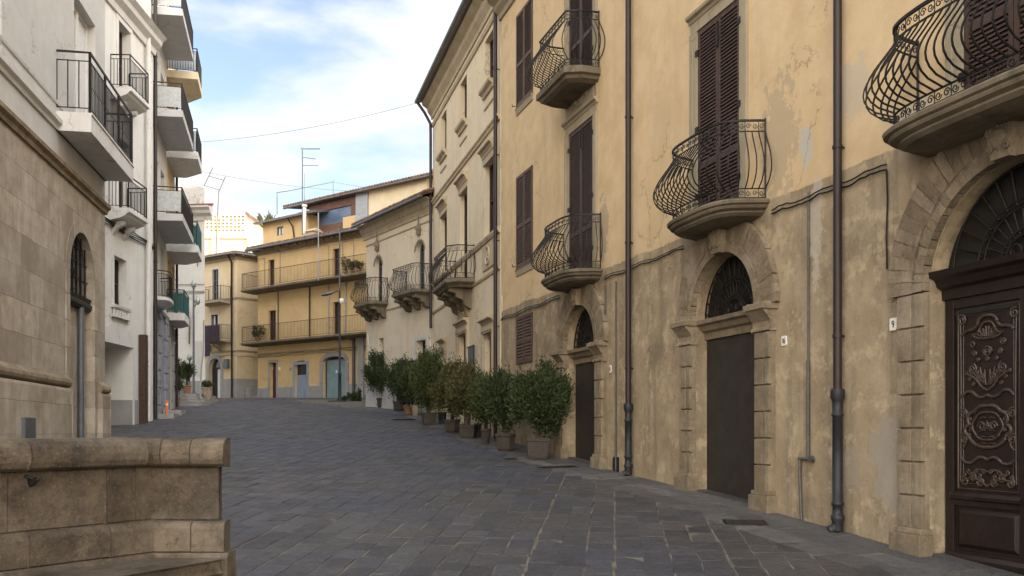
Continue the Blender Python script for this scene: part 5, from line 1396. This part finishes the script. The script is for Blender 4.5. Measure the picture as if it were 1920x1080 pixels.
def white_house():
    fr = Frame((-13.38, 28.3), (-13.62, 35.4)); t = thing('house', 'narrow white house with a wide garage opening and two small balconies, beyond the stone building', 'house', tuple(fr.P(fr.L, 0, gz(35))))
    L_ = fr.L; R_ = fr.rect; ZT = 16.3
    ga = (fr.u(192), fr.u(249), .5, 4.5)
    wi = R_(213, 236, 484, 575); f1 = R_(221, 243, 50, 185); f1 = (f1[0], f1[1], 13.15, f1[3]); f2 = (f1[0], f1[1], 9.05, 11.6)
    facade('wall', MAT['white'], t, fr, 0, L_, 0, ZT, [(*ga, 0, 1.4), (*wi, 0, .3), (*f1, 0, .3), (*f2, 0, .3)], .3, 9)
    m = MB(); m.prof(fr, 0, L_ + .1, [(0, ZT - .5), (.08, ZT - .5), (.12, ZT - .3), (.3, ZT - .15), (.34, ZT), (.5, ZT + .15), (0, ZT + .2)]); m.build('cornice', MAT['whitetrim'], t)
    flatroof(t, fr, 0, L_, ZT + .2, 9, MAT['tile'], .4, 1.2)
    m = MB(); surround(m, fr, wi, .2, .03, False); m.prof(fr, wi[0] - .22, wi[1] + .22, [(0, wi[2] - .12), (.12, wi[2] - .1), (.14, wi[2]), (0, wi[2])])
    for k in range(6): u = wi[0] - .1 + (wi[1] - wi[0] + .1) * k / 5; m.lathe((fr.P(u, .06, 0).x, fr.P(u, .06, 0).y, 0), [(.045, wi[2] - .34), (.03, wi[2] - .3), (.055, wi[2] - .22), (.03, wi[2] - .15), (.045, wi[2] - .12)], 8)
    m.box(fr, wi[0] - .2, wi[1] + .2, 0, .13, wi[2] - .42, wi[2] - .34)
    m.build('window_surround', MAT['whitetrim'], window(t, fr, wi, -.25, 2, 2, 'shutterdark'))
    for r in (f1, f2):
        m = MB(); surround(m, fr, r, .18, .04, False); m.build('window_surround', MAT['whitetrim'], window(t, fr, r, -.26, 2, 2, 'shutterdark'))
    m = MB(); uc = (ga[0] + ga[1]) / 2; r = (ga[1] - ga[0]) / 2
    m.box(fr, ga[1], ga[1] + .12, -.005, .02, 1, ga[3]); 
    pts = [(uc - (r + .12) * math.cos(PI * k / 12), ga[3] + .72 * math.sin(PI * k / 12)) for k in range(13)]
    m.prism([fr.P(u, -.005, z) for u, z in pts], [fr.P(u, .02, z) for u, z in pts])
    m.build('garage_surround', MAT['whitetrim'], t)
    m = MB(); m.box(fr, ga[0], ga[1], -1.42, -1.36, .5, ga[3]); m.build('garage_door', MAT['teal'], t)
    m = MB(); g = gz(35)
    m.box(fr, ga[1] - .03, ga[1], -1.35, -.01, g - .6, g + .75); m.prof(fr, ga[1] + .12, L_ - .7, [(0, 0), (.02, 0), (.02, g + .75), (0, g + .76)]); m.build('plinth', MAT['dado'], t)
    for z, (xa, xb) in ((13.1, (246, 281)), (9.0, (243, 278))):
        ob = fr.shifted(.7); u0, u1 = ob.u(xa), min(L_ + .3, ob.u(xb)); m = MB(); D = .7
        m.prof(fr, u0, u1, [(0, z - .42), (D * .5, z - .34), (D * .82, z - .24), (D * .86, z - .18), (D, z - .14), (D, z - .02), (D - .02, z), (0, z)])
        o = m.build('balcony', MAT['whitetrim'], t)
        plain_railing(o, fr, [(u0 + .04, .0), (u0 + .04, D - .05), (u1 - .04, D - .05), (u1 - .04, .0)], z, 1.08, .115, .014, 'dark', .14, True, .08)
        for u in (u0 + .4, u1 - .4):
            m = MB(); m.prof(fr, u - .1, u + .1, [(0, z - .42), (.4, z - .38), (.36, z - .5), (.16, z - .62), (0, z - .85)]); m.build('bracket', MAT['whitetrim'], o)
    m = MB(); u = fr.u(271); m.tube([fr.P(u, .14, ZT), fr.P(u, .14, 1.9)], .085, 8); u = fr.u(277); m.tube([fr.P(u, .1, ZT - 1), fr.P(u, .1, 8.2)], .05, 8); m.build('downpipe', MAT['whitetrim'], t)
    m = MB(); u = fr.u(262.5); m.box(fr, u - .16, u + .14, 0, .24, gz(35) - .2, fr.z(262, 628)); m.build('pipe_casing', MAT['rust'], t)
    m = MB(); rnd = random.Random(8)
    z = fr.z(242, 444)
    for k in range(4): m.tube([fr.P(L_ * q / 12, .06 + .02 * k, z + .05 * k - .02 * math.sin(q + k) + rnd.uniform(-.015, .015)) for q in range(13)], .02, 4)
    m.build('cable', MAT['iron'], t)
white_house()
def apartments():
    fr = Frame((-13.72, 35.45), (-14.92, 40.3)); t = thing('apartment_block', 'tall apartment block with a stack of glass-sided balconies and grey ground floor on the left', 'apartment block', tuple(fr.P(0, 0, gz(36))))
    L_ = fr.L; ZT = 21.5
    wins = []
    for z in (6.75, 9.95, 13.95, 17.85): wins += [(1.0, 2.3, z, z + 2.4), (3.0, 4.3, z, z + 2.4)]
    gd = (.95, 2.0, .5, 5.1)
    facade('wall', MAT['whitegrey'], t, fr, 0, L_, 6.35, ZT, [(*r, 0, .22) for r in wins], .22, 9)
    facade('ground_floor_wall', MAT['greyblue'], t, fr, 0, L_, 0, 6.35, [(*gd, 0, .3)], .3, 9, .001)
    for u0, u1 in ((.08, .8), (2.2, 2.9), (4.1, L_ - .02)):
        z = 1.2; m = MB()
        while z < 6.3: m.box(fr, u0, u1, 0, .09, z, min(6.34, z + .66)); z += .70
        m.build('pilaster', MAT['greyblue'], t, bevel=.01)
    m = MB(); m.prof(fr, 0, L_, [(0, 6.3), (.1, 6.3), (.14, 6.42), (0, 6.46)]); m.build('cornice', MAT['greyblue'], t)
    m = MB(); m.box(fr, gd[0], gd[1], -.3, -.26, .5, gd[3]); m.build('door', MAT['dark'], t)
    for r in wins: window(t, fr, r, -.15, 2, 1, 'whitetrim', 'curtain', .07)
    for z in (9.9, 13.9, 17.8):
        m = MB(); u0, u1 = .25, L_ - .15; D = 1.12
        m.prof(fr, u0, u1, [(-.01, z - .3), (D, z - .26), (D, z), (-.01, z)])
        o = m.build('balcony', MAT['soffit'], t)
        plain_railing(o, fr, [(u0 + .03, 0), (u0 + .03, D - .03), (u1 - .03, D - .03), (u1 - .03, 0)], z, 1.02, .11, .016, 'dark', .13, True, .06)
        g = MB(); g.box(fr, u0 + .0, u0 + .012, .03, D - .06, z + .1, z + .86); g.build('glass_panel', MAT['frosted'], o)
    z = 6.75; m = MB(); out = curved_outline(1.7, 1.1, .95, .6); m.stack(fr, out, 1.7, [(.5, z - .35), (.8, z - .22), (1, z - .12), (1, z)]); o = m.build('balcony', MAT['whitetrim'], t)
    plain_railing(o, fr, [(1.7 + (u - 1.7) * .95, max(.01, w * .93)) for u, w in out], z, 1.02, .1, .014, 'dark', .12, False, .06)
    downpipe(t, fr, .04, gz(36), ZT, None, .07, .16, 'pipe')
    # second block
    fr = Frame((-15.02, 40.55), (-15.9, 44.0)); t = thing('apartment_block', 'farther apartment block whose lower balconies have teal railings', 'apartment block', tuple(fr.P(0, 0, gz(42))))
    L_ = fr.L
    wins = []
    for z in (6.75, 9.75, 13.85, 17.35): wins += [(.7, 1.9, z, z + 2.4), (2.4, 3.6, z, z + 2.4)]
    facade('wall', MAT['house'], t, fr, 0, L_, 0, 20.5, [(*r, 0, .22) for r in wins] + [(1.0, 2.0, .5, 5.0, 0, .3), (2.7, 3.6, .5, 5.0, 0, .3)], .22, 9)
    m = MB(); m.prof(fr, 0, L_, [(0, 1), (.04, 1), (.04, 6.3), (0, 6.32)])
    for u0, u1 in ((.05, .8), (2.1, 2.55), (3.7, L_)):
        z = 1.5; m = MB()
        while z < 6.3: m.box(fr, u0, u1, 0, .09, z, min(6.34, z + .66)); z += .70
        m.build('pilaster', MAT['greyblue'], t, bevel=.01)
    m = MB(); m.box(fr, 1.0, 2.0, -.3, -.26, .5, 5); m.box(fr, 2.7, 3.6, -.3, -.26, .5, 5); m.build('door', MAT['bluegrey'], t)
    for r in wins: window(t, fr, r, -.15, 2, 1, 'whitetrim', 'curtain', .07)
    for i, z in enumerate((6.7, 9.7, 13.8, 17.3)):
        m = MB(); u0, u1 = .1, L_ - .1; D = 1.3 if i else .75
        out = [(u0, 0), (u0, D), (u1 - 1.0, D), (u1, D * .4), (u1, 0)]
        m.prism([fr.P(u, w, z - .32) for u, w in out], [fr.P(u, w, z) for u, w in out])
        o = m.build('balcony', MAT['whitetrim' if i != 3 else 'bright'], t)
        path = [(u0 + .03, .02), (u0 + .03, D - .04), (u1 - 1.0, D - .04), (u1 - .04, D * .4), (u1 - .04, .02)]
        plain_railing(o, fr, path, z, 1.02, .11, .016, 'teal' if i < 2 else 'dark', .13, True, .06)
        g = MB(); g.box(fr, u0 + .06, u0 + .075, .05, D - .08, z + .1, z + .86); g.box(fr, u0 + .1, u1 - 1.05, D - .075, D - .06, z + .1, z + .86); g.build('glass_panel', MAT['teal' if i < 2 else 'glasssky'], o)
    downpipe(t, fr, L_ - .05, gz(44), 20, None, .06, .1, 'pipe')
apartments()
# ================================================================= FOREGROUND PARAPET WITH BENCH
def at(x, y, Y): return Vector(((x - CX) * Y / F, Y, EYE + (HZ - y) * Y / F))
def ground_at(x, y):
    Y = 8.0
    while Y < 90 and EYE - (y - HZ) * Y / F > gz(Y): Y += .02
    return ((x - CX) * Y / F, Y)
def parapet():
    t = thing('parapet', 'low brown stone parapet with rounded coping and a stone bench in the left foreground', 'parapet', (-2.6, 7.3, gz(7)))
    A = Frame((-5.1, 2.93), (-2.7, 7.0)); B = Frame((-2.7, 7.0), (-2.2, 7.0)); C = Frame((-2.22, 7.03), (-2.46, 7.45))
    m = MB()
    poly = [A.P(0, -.02, 0), (-2.70, 7.03, 0), (-2.22, 7.03, 0), (-2.47, 7.42, 0), (-2.98, 7.42, 0), A.P(0, -.47, 0)]
    m.prism([Vector((p[0], p[1], -1.5)) for p in poly], [Vector((p[0], p[1], 1.44)) for p in poly]); m.build('core', MAT['parapet'], t)
    low = [(-.3, -1.5), (.14, -1.5), (.14, .52), (.13, .58), (.095, .61), (-.3, .61)]
    band = [(-.3, .615), (.085, .615), (.085, .79), (.07, .825), (.03, .84), (-.3, .84)]
    body = [(-.3, .848), (.0, .848), (.0, 1.238), (-.3, 1.238)]
    cope = [(-.45, 1.243), (.045, 1.243), (.085, 1.262), (.105, 1.30), (.11, 1.35), (.10, 1.40), (.07, 1.437), (.02, 1.454), (-.3, 1.458), (-.45, 1.44)]
    rnd = random.Random(4)
    def run(name, prof_, cuts, jit=.003, g=.0022, zj=0.003):
        mm = MB()
        for k, (fr, cc) in enumerate(cuts):
            for a, b in zip(cc, cc[1:]):
                w = rnd.uniform(-jit, jit); dz = rnd.uniform(-.002, .003) - .004 * k
                mm.prof(fr, a + g, b - g, [((max(p, -.06) if k >= 1 and p < -.2 else p if p < -.2 else p + w), z + (dz if z > 1.3 or name != 'coping' else 0)) for p, z in prof_])
        return mm.build(name, MAT['parapet'], t, A, bevel=.006)
    LA = A.L
    run('base_course', low, ((A, (0, 1.2, 2.4, LA - 1.4, LA - .5, LA)), (B, (.0, .61)), (C, (.0, .40))))
    run('moulded_course', band, ((A, (0, .8, 1.9, LA - 1.9, LA - 1.02, LA - .42, LA + .0)), (B, (.0, .32, .57)), (C, (.0, .40))))
    run('wall_blocks', body, ((A, (0, 1.1, 2.1, LA - 1.85, LA - 1.12, LA - .39, LA - .15, LA - .004)), (B, (.0, .505)), (C, (.0, .40))))
    run('coping', cope, ((A, (0, 1.5, 2.5, LA - 1.75, LA - 1.02, LA - .12)), (B, (-.22, .10, .32, .57)), (C, (.07, .40))))
    m = MB()
    m.prof(A, 2.6, LA - .3, [(.0, 1.18), (.012, 1.18), (.012, 1.236), (.0, 1.236)])
    m = MB(); top = [(-2.115, 6.80), (-2.24, 6.88), (-2.62, 6.88), (-4.7, 3.35), (-4.0, 2.88), (-2.57, 5.88)]
    m.prism([Vector((x, y, .475)) for x, y in top], [Vector((x, y, .575)) for x, y in top])
    m.build('bench_seat', MAT['parapet'], t, A, bevel=.02)
    m = MB(); lo = [(-2.22, 6.72), (-2.3, 6.88), (-2.62, 6.88), (-4.7, 3.35), (-4.1, 2.95), (-2.66, 5.92)]
    m.prism([Vector((x, y, -1.5)) for x, y in lo], [Vector((x, y, .474)) for x, y in lo])
    m.build('bench_base', MAT['parapet'], t, A, bevel=.01)
    m = MB(); u, z = A.px(57, 900); m.tube([A.P(u - .04, 0, z + .03), A.P(u - .01, .035, z + .01), A.P(u + .03, .05, z + .0)], .012, 6); m.tube([A.P(u, .0, z - .035), A.P(u, .04, z - .02), A.P(u, .045, z + .02)], .014, 6); m.box(A, u - .02, u + .015, 0, .03, z - .03, z + .01)
    m.build('iron_stub', MAT['iron'], t)
parapet()
# ================================================================= STREET FURNITURE AND PLANTS
def lamp():
    X, Y = -9.23, 50.0; z = gz(Y); t = thing('street_lamp', 'tall dark street lamp with a single arm in front of the ochre house', 'street lamp', (X, Y, z))
    m = MB(); m.lathe((X, Y, z), [(.14, -.1), (.14, .12), (.10, .2), (.085, 1.4), (.10, 1.42), (.10, 1.5), (.06, 1.55), (.05, 5.9)], 12); m.box(WORLD, X - .55, X + .35, Y - .3, Y + .3, z - .1, z + .035); m.build('pole', MAT['castiron'], t)
    a = at(625, 549, Y); h = at(603, 554, Y); top = at(636, 546, Y)
    m = MB(); m.tube([Vector((X, Y, z + 5.75)), top, at(631, 546, Y), a], .03, 6); m.tube([Vector((X, Y, z + 5.8)), Vector((X, Y, z + 6.05))], .022, 6); m.build('arm', MAT['castiron'], t)
    m = MB(); d = (h - a); n = 8
    rows = []
    for k in range(n + 1):
        s_ = k / n; c = a + d * s_; w = .05 + .12 * math.sin(PI * min(1, s_ * .75 + .1)); hh = .03 + .05 * math.sin(PI * min(1, s_ * .8 + .12))
        rows.append([c + Vector((0, w * math.cos(2 * PI * q / 10), hh * math.sin(2 * PI * q / 10))) for q in range(10)])
    m.grid(rows, True, True); m.face(rows[0][::-1]); m.face(rows[-1]); m.build('lamp_head', MAT['greymetal'], t)
    m = MB(); c = at(641, 562, Y); m.lathe((c.x, c.y - .05, c.z - .12), [(.05, -.12), (.11, -.06), (.13, .05), (.13, .14), (.05, .2)], 12); m.tube([Vector((X, Y, c.z)), c], .02, 5); m.build('camera_dome', MAT['plate'], t)
lamp()
def white_lamps():
    Y = 48.9; zl = 3.42
    X = (363 - CX) * Y / F; t = thing('street_lamp', 'slim post with two ring-headed lanterns standing before the white building', 'street lamp', (X, Y, zl))
    zt = at(363, 535, Y).z; m = MB(); m.lathe((X, Y, zl), [(.09, -.1), (.09, .15), (.06, .3), (.055, zt - zl - 2), (.04, zt - zl)], 10); m.build('pole', MAT['greymetal'], t)
    a = at(370, 566, Y); m = MB(); m.tube([Vector((X, Y, at(0, 578, Y).z)), at(366, 573, Y), a], .03, 5); m.build('arm', MAT['greymetal'], t)
    for c in (Vector((X, Y, zt)), a):
        m = MB(); m.lathe((c.x, c.y, c.z - .05), [(.06, -.1), (.14, 0), (.15, .16), (.08, .26), (.02, .34)], 12); m.build('lantern', MAT['galv'], t)
    X = (351.5 - CX) * Y / F; t = thing('street_lamp', 'short lamp post behind the small potted tree on the steps', 'street lamp', (X, Y + .3, zl))
    zt = at(352, 672, Y).z; m = MB(); m.tube([Vector((X, Y + .3, zl - .1)), Vector((X, Y + .3, zt))], .035, 8); m.build('pole', MAT['greymetal'], t)
    m = MB(); m.lathe((X, Y + .3, zt - .05), [(.05, -.05), (.13, .02), (.15, .14), (.10, .26), (.02, .3)], 12); m.build('lantern', MAT['galv'], t)
    t = thing('steps', 'worn grey stone steps leading up to the white building', 'steps', (-16.5, 45.5, gz(45)))
    for k in range(4):
        m = MB(); x1 = -15.0 - k * .22; y0 = 45.0 + k * .45
        pts = [(-20, y0), (x1 - .5, y0), (x1 - .1, y0 + .25), (x1, y0 + .7), (x1 - .2, 50.1), (-20, 50.1)]
        z0 = 2.45; z1 = gz(45.2) + .02 + .16 * (k + 1)
        m.prism([Vector((x, y, z0)) for x, y in pts], [Vector((x, y, z1)) for x, y in pts]); m.build('step', MAT['dado'], t, bevel=.02)
    p = at(376, 745, 46.2); t = thing('pole', 'thin pale bent pole rising from the right end of the steps', 'pole', tuple(p))
    m = MB(); m.tube([p - Vector((0, 0, .25)), at(376.5, 700, 46.2), at(378, 683, 46.2), at(381, 665, 46.2), at(382, 600, 46.2)], .035, 6); m.tube([p - Vector((0, 0, .25)), p + Vector((0, 0, .05))], .07, 8); m.build('tube', MAT['galv'], t)
    t = thing('doorstep', 'low grey stone step in front of the apartment block door', 'step', (-13.4, 38.2, gz(38)))
    m = MB(); f_ = Frame((-13.72, 35.45), (-14.92, 40.3))
    m.prism([f_.P(.9, .12, 1.5), f_.P(2.3, .12, 1.5), f_.P(2.3, .12, gz(37.6) + .1), f_.P(.9, .12, gz(37.2) + .12)], [f_.P(.9, .75, 1.5), f_.P(2.3, .75, 1.5), f_.P(2.3, .75, gz(37.6) + .1), f_.P(.9, .75, gz(37.2) + .12)])
    m.prism([f_.P(2.7, .12, 1.6), f_.P(4.6, .12, 1.6), f_.P(4.6, .12, gz(40) + .1), f_.P(2.7, .12, gz(38.3) + .22)], [f_.P(2.7, .85, 1.6), f_.P(4.6, .85, 1.6), f_.P(4.6, .85, gz(40) + .1), f_.P(2.7, .85, gz(38.3) + .22)])
    m.build('step_stone', MAT['dado'], t, bevel=.02)
    q = f_.P(1.1, .45, gz(36.5) + .1); t = thing('marker_post', 'small orange plastic post by the dark downpipe on the left pavement', 'post', tuple(q))
    m = MB(); m.lathe((q.x, q.y, q.z), [(.12, -.1), (.12, .04), (.055, .06), (.055, .6), (.03, .64)], 12); m.build('body', MAT['orange'], t); m = MB(); m.lathe((q.x, q.y, q.z), [(.057, .42), (.057, .5)], 12); m.build('band', MAT['plate'], t)
white_lamps()
G = 'potted shrubs along the right-hand walls'
#  x, base row, pot kind, pot size, pot height, total height, radius, leaf, label, pot material
SH = [
 (1008, 862, 'square', .54, .50, 2.12, .66, 'leaf_dark', 'nearest and largest potted shrub, in a square grey aggregate pot beside the farthest doorway', 'pot_stone', 9500),
 (948, 847, 'oct', .52, .46, 2.05, .54, 'leaf_dark', 'dark green shrub in an eight-sided grey pot, second nearest to the doorway', 'pot_stone', 6500),
 (911, 833, 'round', .30, .42, 1.85, .46, 'leaf_mid', 'green shrub in a narrow round pot, third from the doorway', 'pot_stone', 5500),
 (879, 822, 'square', .48, .40, 2.05, .58, 'leaf_olive', 'olive-tinted shrub in a wide square pot, fourth from the doorway', 'pot_stone', 6000),
 (848, 812, 'oct', .52, .42, 2.1, .56, 'leaf_olive', 'brownish green shrub in an eight-sided pot, fifth from the doorway', 'pot_stone', 6000),
 (805, 797, 'square', .50, .42, 2.45, .62, 'leaf_mid', 'tall shrub in a small square pot standing apart, sixth from the doorway', 'pot_stone', 7000),
 (779, 780, 'round', .34, .42, 2.0, .5, 'leaf_mid', 'slender shrub in a pale round pot beside the green screen', 'pot_pale', 4000),
 (766, 777, 'round', .46, .36, 2.1, .55, 'leaf_dark', 'dark shrub in a brown clay pot, third from the far end of the row', 'pot_clay', 4000),
 (747.5, 771, 'oct', .48, .42, 2.2, .62, 'leaf_dark', 'dark shrub in an eight-sided pot, second from the far end of the row', 'pot_stone', 4500),
 (718, 765, 'oct', .56, .45, 2.55, .95, 'leaf_dark', 'broad dark shrub in a dark tub at the far end of the row', 'pot_stone', 7000),
]
for i, (x, y, kind, ps, ph, H, rx, leaf, lab, pm_, n) in enumerate(SH):
    X, Y = ground_at(x, y); Y += ps * .5; X = (x - CX) * Y / F
    shrub('potted_shrub', lab, X, Y, kind, ps, ph, H, rx, leaf, 20 + i, G, n, potmat=pm_)
for x, y, s_, mt, lab in ((829, 796, .36, 'pot_dark', 'empty dark pot beside the small square pot of the sixth shrub'), (896, 822, .26, 'pot_dark', 'empty dark pot tucked behind the wide square pot'),):
    X, Y = ground_at(x, y); Y += .5; X = (x - CX) * Y / F
    t = thing('pot', lab, 'pot', (X, Y, gz(Y))); m = MB(); m.lathe((X, Y, gz(Y)), [(s_ * .36, 0), (s_ * .46, .36), (s_ * .5, .37), (s_ * .5, .42), (s_ * .42, .42), (s_ * .4, .38)], 18); m.build('body', MAT[mt], t)
    m = MB(); m.lathe((X, Y, gz(Y)), [(s_ * .42, .36), (s_ * .42, .372)], 14, False); m.build('soil', MAT['soil'], t)
shrub('potted_shrub', 'dark rounded shrub in a brown pot at the corner of the farther apartment block', -16.02, 44.35, 'round', .46, .45, 2.25, .36, 'leaf_dark', 51, None, 2600, potmat='pot_clay')
def raised(name, lab, X, Y, z, *a, **k):
    global gz
    old = gz; gz = lambda y: z
    try: r = shrub(name, lab, X, Y, *a, **k)
    finally: gz = old
    return r
raised('potted_tree', 'little round-headed tree in a terracotta pot on top of the steps', (351 - CX) * 47.6 / F, 47.6, 3.42, 'round', .42, .45, 1.6, .3, 'leaf_dark', 52, None, 1400, potmat='pot_clay', cat='potted tree')
X, Y = ground_at(388, 757)
shrub('potted_plant', 'tall stone urn with a low plant at the foot of the steps', (388 - CX) * 47.3 / F, 47.3, 'round', .52, .82, 1.12, .28, 'leaf_mid', 53, None, 420, cat='potted plant', trunk_h=.0, potmat='pot_pale')
raised('potted_plant', 'bushy potted plant on the lower full-width balcony of the ochre house', *(lambda p: (p.x, p.y))(FAR.P(FAR.u(485, .5), .55, 0)), 7.2, 'round', .34, .28, 1.0, .38, 'leaf_mid', 54, None, 700, cat='potted plant', trunk_h=.02, potmat='pot_clay')
for k, x in enumerate((650, 662, 675)):
    lab = ('leftmost of the potted plants on the upper balcony of the ochre house', 'middle one of the potted plants on the upper balcony of the ochre house', 'rightmost of the potted plants on the upper balcony of the ochre house')[k]
    raised('potted_plant', lab, *(lambda p: (p.x, p.y))(FAR.P(FAR.u(x, .5), .55, 0)), 10.6, 'round', .26, .24, (1.1, .8, .7)[k], .24, 'leaf_olive', 55 + k, 'potted plants on the upper balcony', 300, cat='potted plant', trunk_h=.02, potmat='pot_clay')
t = thing('weeds', 'low green weeds growing at the foot of the arched-window house', 'weeds', (-8.5, 51, gz(51)))
m = MB(); foliage_mesh(m, ((669 - CX) * 50.5 / F, 50.5, gz(50.5) + .22), .5, .3, .26, 900, .14, .03, 71, clusters=14); foliage_mesh(m, ((652 - CX) * 50.5 / F, 50.5, gz(50.5) + .06), .5, .2, .1, 250, .12, .03, 72, clusters=8); m.build('leaves', MAT['leaf_dark'], t)
# green netting screen behind the shrubs
sc_ = ARC.shifted(.06); u0, u1 = sc_.u(746), sc_.u(803)
t = thing('screen', 'dark green netting screen behind the farther potted shrubs', 'screen', tuple(sc_.P(u0, 0, gz(43))))
m = MB(); m.box(sc_, u0, u1, -.012, .0, gz(43) + .15, 4.62); m.build('netting', MAT['greennet'], t)
for u in (u0, (u0 + u1) / 2, u1):
    m = MB(); m.box(sc_, u - .03, u + .03, .001, .05, gz(sc_.P(u, 0, 0).y) - .1, 4.66); m.build('post', MAT['castiron'], t)
# house-number plates
def plate(x, y, w, h, lab, strokes, rr=.0065):
    u, z = PAL.px(x, y); w0 = .0
    t = thing('number_plate', lab, 'number plate', tuple(PAL.P(u, w0, z)))
    m = MB(); n = []; c = .022
    for cx_, cz_, a0 in ((w / 2 - c, h / 2 - c, 0), (-w / 2 + c, h / 2 - c, 90), (-w / 2 + c, -h / 2 + c, 180), (w / 2 - c, -h / 2 + c, 270)):
        for k in range(4): a = R(a0 + 30 * k); n.append((cx_ + c * math.cos(a), cz_ + c * math.sin(a)))
    m.prism([PAL.P(u + a, w0, z + b) for a, b in n], [PAL.P(u + a, w0 + .022, z + b) for a, b in n]); m.build('plate', MAT['plate'], t, bevel=.003)
    if strokes:
        m = MB()
        for s_ in strokes: m.tube([PAL.P(u + a, w0 + .0235, z + b) for a, b in s_], rr, 5)
        m.build('number', MAT['ink'], t)
circ = lambda cx_, cz_, a, b, a0=0, a1=360, n=14: [(cx_ + a * math.cos(R(a0 + (a1 - a0) * k / n)), cz_ + b * math.sin(R(a0 + (a1 - a0) * k / n))) for k in range(n + 1)]
plate(1677, 608, .125, .155, 'white number plate reading 9 left of the carved door', [circ(0, .02, .018, .022), circ(-.012, .02, .030, .062, 0, -70)])
plate(1471.5, 639, .115, .145, 'yellowed number plate reading 16 right of the middle doorway', [[(-.032, .022), (-.018, .036), (-.018, -.036)], circ(.020, -.014, .017, .021), circ(.038, -.012, .035, .052, 180, 110)])
plate(1145.5, 692, .07, .17, 'small narrow white plate right of the farthest doorway', [circ(0, .022, .012, .018), circ(0, -.02, .014, .022)], .005)
# covers in the paving
def cover(x, y, w, d, lab, rot=.11, grate=True):
    X, Y = ground_at(x, y); z = gz(Y); s_ = (gz(Y + .5) - gz(Y - .5)); t = thing('manhole_cover', lab, 'manhole cover', (X, Y, z))
    e = Vector((rot, 1)).normalized(); q = Vector((e.y, -e.x)); P = lambda a, b, h: Vector((X + q.x * a + e.x * b, Y + q.y * a + e.y * b, gz(Y) + s_ * (q.y * a + e.y * b) + h))
    m = MB(); c = ((-w / 2, -d / 2), (w / 2, -d / 2), (w / 2, d / 2), (-w / 2, d / 2))
    m.prism([P(a, b, -.03) for a, b in c], [P(a, b, .006) for a, b in c]); m.build('frame', MAT['iron'], t)
    m = MB(); n = 9
    for k in range(n): b = -d / 2 + .04 + (d - .08) * k / (n - 1); m.tube([P(-w / 2 + .04, b, .008), P(w / 2 - .04, b, .008)], .006, 4)
    m.build('ribs', MAT['iron'], t)
cover(1397, 980, .62, .42, 'dark rectangular grate in the paving near the widest doorway')
cover(1046, 876, .9, .30, 'long dark cover in the pavement in front of the nearest potted shrub', -.32)
cover(957, 861, .32, .26, 'small dark cover in the pavement left of the nearest potted shrub', -.32)
cover(757, 787, .9, .7, 'far dark cover in the paving beside the potted shrubs', -.3)
# ---------------------------------------------------------------- antennas
def rods(name, lab, cat, base, segs, mat='greymetal'):
    t = thing(name, lab, cat, tuple(base)); m = MB()
    for r, pts in segs[:1]: m.tube(pts, r, 6)
    m.build('mast', MAT[mat], t); m = MB()
    for r, pts in segs[1:]: m.tube(pts, r, 5)
    m.build('elements', MAT[mat], t)
Y = 60.5
rods('antenna', 'tall mast antenna with three short arms on the roof of the ochre house', 'antenna', at(567, 438, Y), [(.035, [at(567, 440, Y), at(567, 276, Y)]), (.035, [at(564, 279, Y), at(600, 279, Y)]), (.022, [at(567, 295, Y), at(592, 298, Y)]), (.022, [at(567, 310, Y), at(597, 310, Y)])])
Y = 64
rods('antenna', 'low frame antenna with a long slanting bar above the brown roof', 'antenna', at(519, 400, Y), [(.03, [at(519.5, 402, Y), at(519.5, 360, Y)]), (.03, [at(625, 378, Y + 2), at(625, 338, Y + 2)]), (.03, [at(519, 361, Y), at(540, 358, Y), at(625, 341, Y + 2)]), (.02, [at(571, 410, Y), at(571, 325, Y)])])
Y = 68
rods('antenna', 'H-shaped aerial on a thin pole above the sunlit building at the left', 'antenna', at(405, 465, Y), [(.04, [at(405, 478, Y), at(407, 420, Y), at(410.5, 358, Y)]), (.035, [at(410, 360, Y), at(416, 347, Y), at(423, 331, Y)]), (.035, [at(382, 349, Y), at(391, 331, Y), at(399, 314, Y)]), (.025, [at(392, 330, Y), at(420, 338, Y)]), (.025, [at(384, 348, Y), at(411, 356, Y)])], 'conduit')
p0 = FAR.shifted(1.05)
for x, y0, y1, lab, r in ((597, 401, 526, 'pale pole fixed in front of the middle of the ochre house', .032), (637, 432, 560, 'grey pole standing before the right-hand doors of the ochre house', .04)):
    a, b = p0.px(x, y0), p0.px(x, y1); t = thing('pole', lab, 'pole', tuple(p0.P(b[0], 0, b[1])))
    m = MB(); m.tube([p0.P(b[0], 0, b[1]), p0.P(a[0], 0, a[1])], r, 8); m.tube([p0.P(a[0], 0, a[1]), p0.P(a[0], 0, a[1] + .06)], r * 1.3, 8); m.build('tube', MAT['galv' if x == 597 else 'greymetal'], t)
# white flue beside the veranda
a = at(571, 438, 60.0); t = thing('flue', 'white flue pipe beside the glazed veranda on the roof of the ochre house', 'flue', tuple(a)); m = MB(); m.tube([a, at(571, 386, 60.0)], .11, 10); m.tube([at(571, 388, 60), at(571, 384, 60)], .17, 10); m.build('pipe', MAT['plate'], t)
# ---------------------------------------------------------------- overhead wires
def wire(lab, A, B, sag, r=.008):
    A, B = Vector(A), Vector(B); m = MB()
    m.tube([A.lerp(B, k / 24) - Vector((0, 0, sag * 4 * (k / 24) * (1 - k / 24))) for k in range(25)], r, 4)
    t = m.build('overhead_wire', MAT['conduit'], None); tag(t, lab, 'wire')
wire('thin wire crossing the sky from the left balconies to the eave of the cream palazzo', (-14.7, 43.8, 15.1), tuple(CRE.P(-.2, .6, 15.35)), .25)
wire('lower wire sagging from the apartment block towards the roof of the ochre house', (-14.95, 44.0, 13.85), tuple(at(745, 360, 58)), .3, .009)
wire('short wire from the frame antenna down to the long tiled roof', tuple(at(625, 341, 66)), tuple(at(735, 358, 60)), .05, .012)
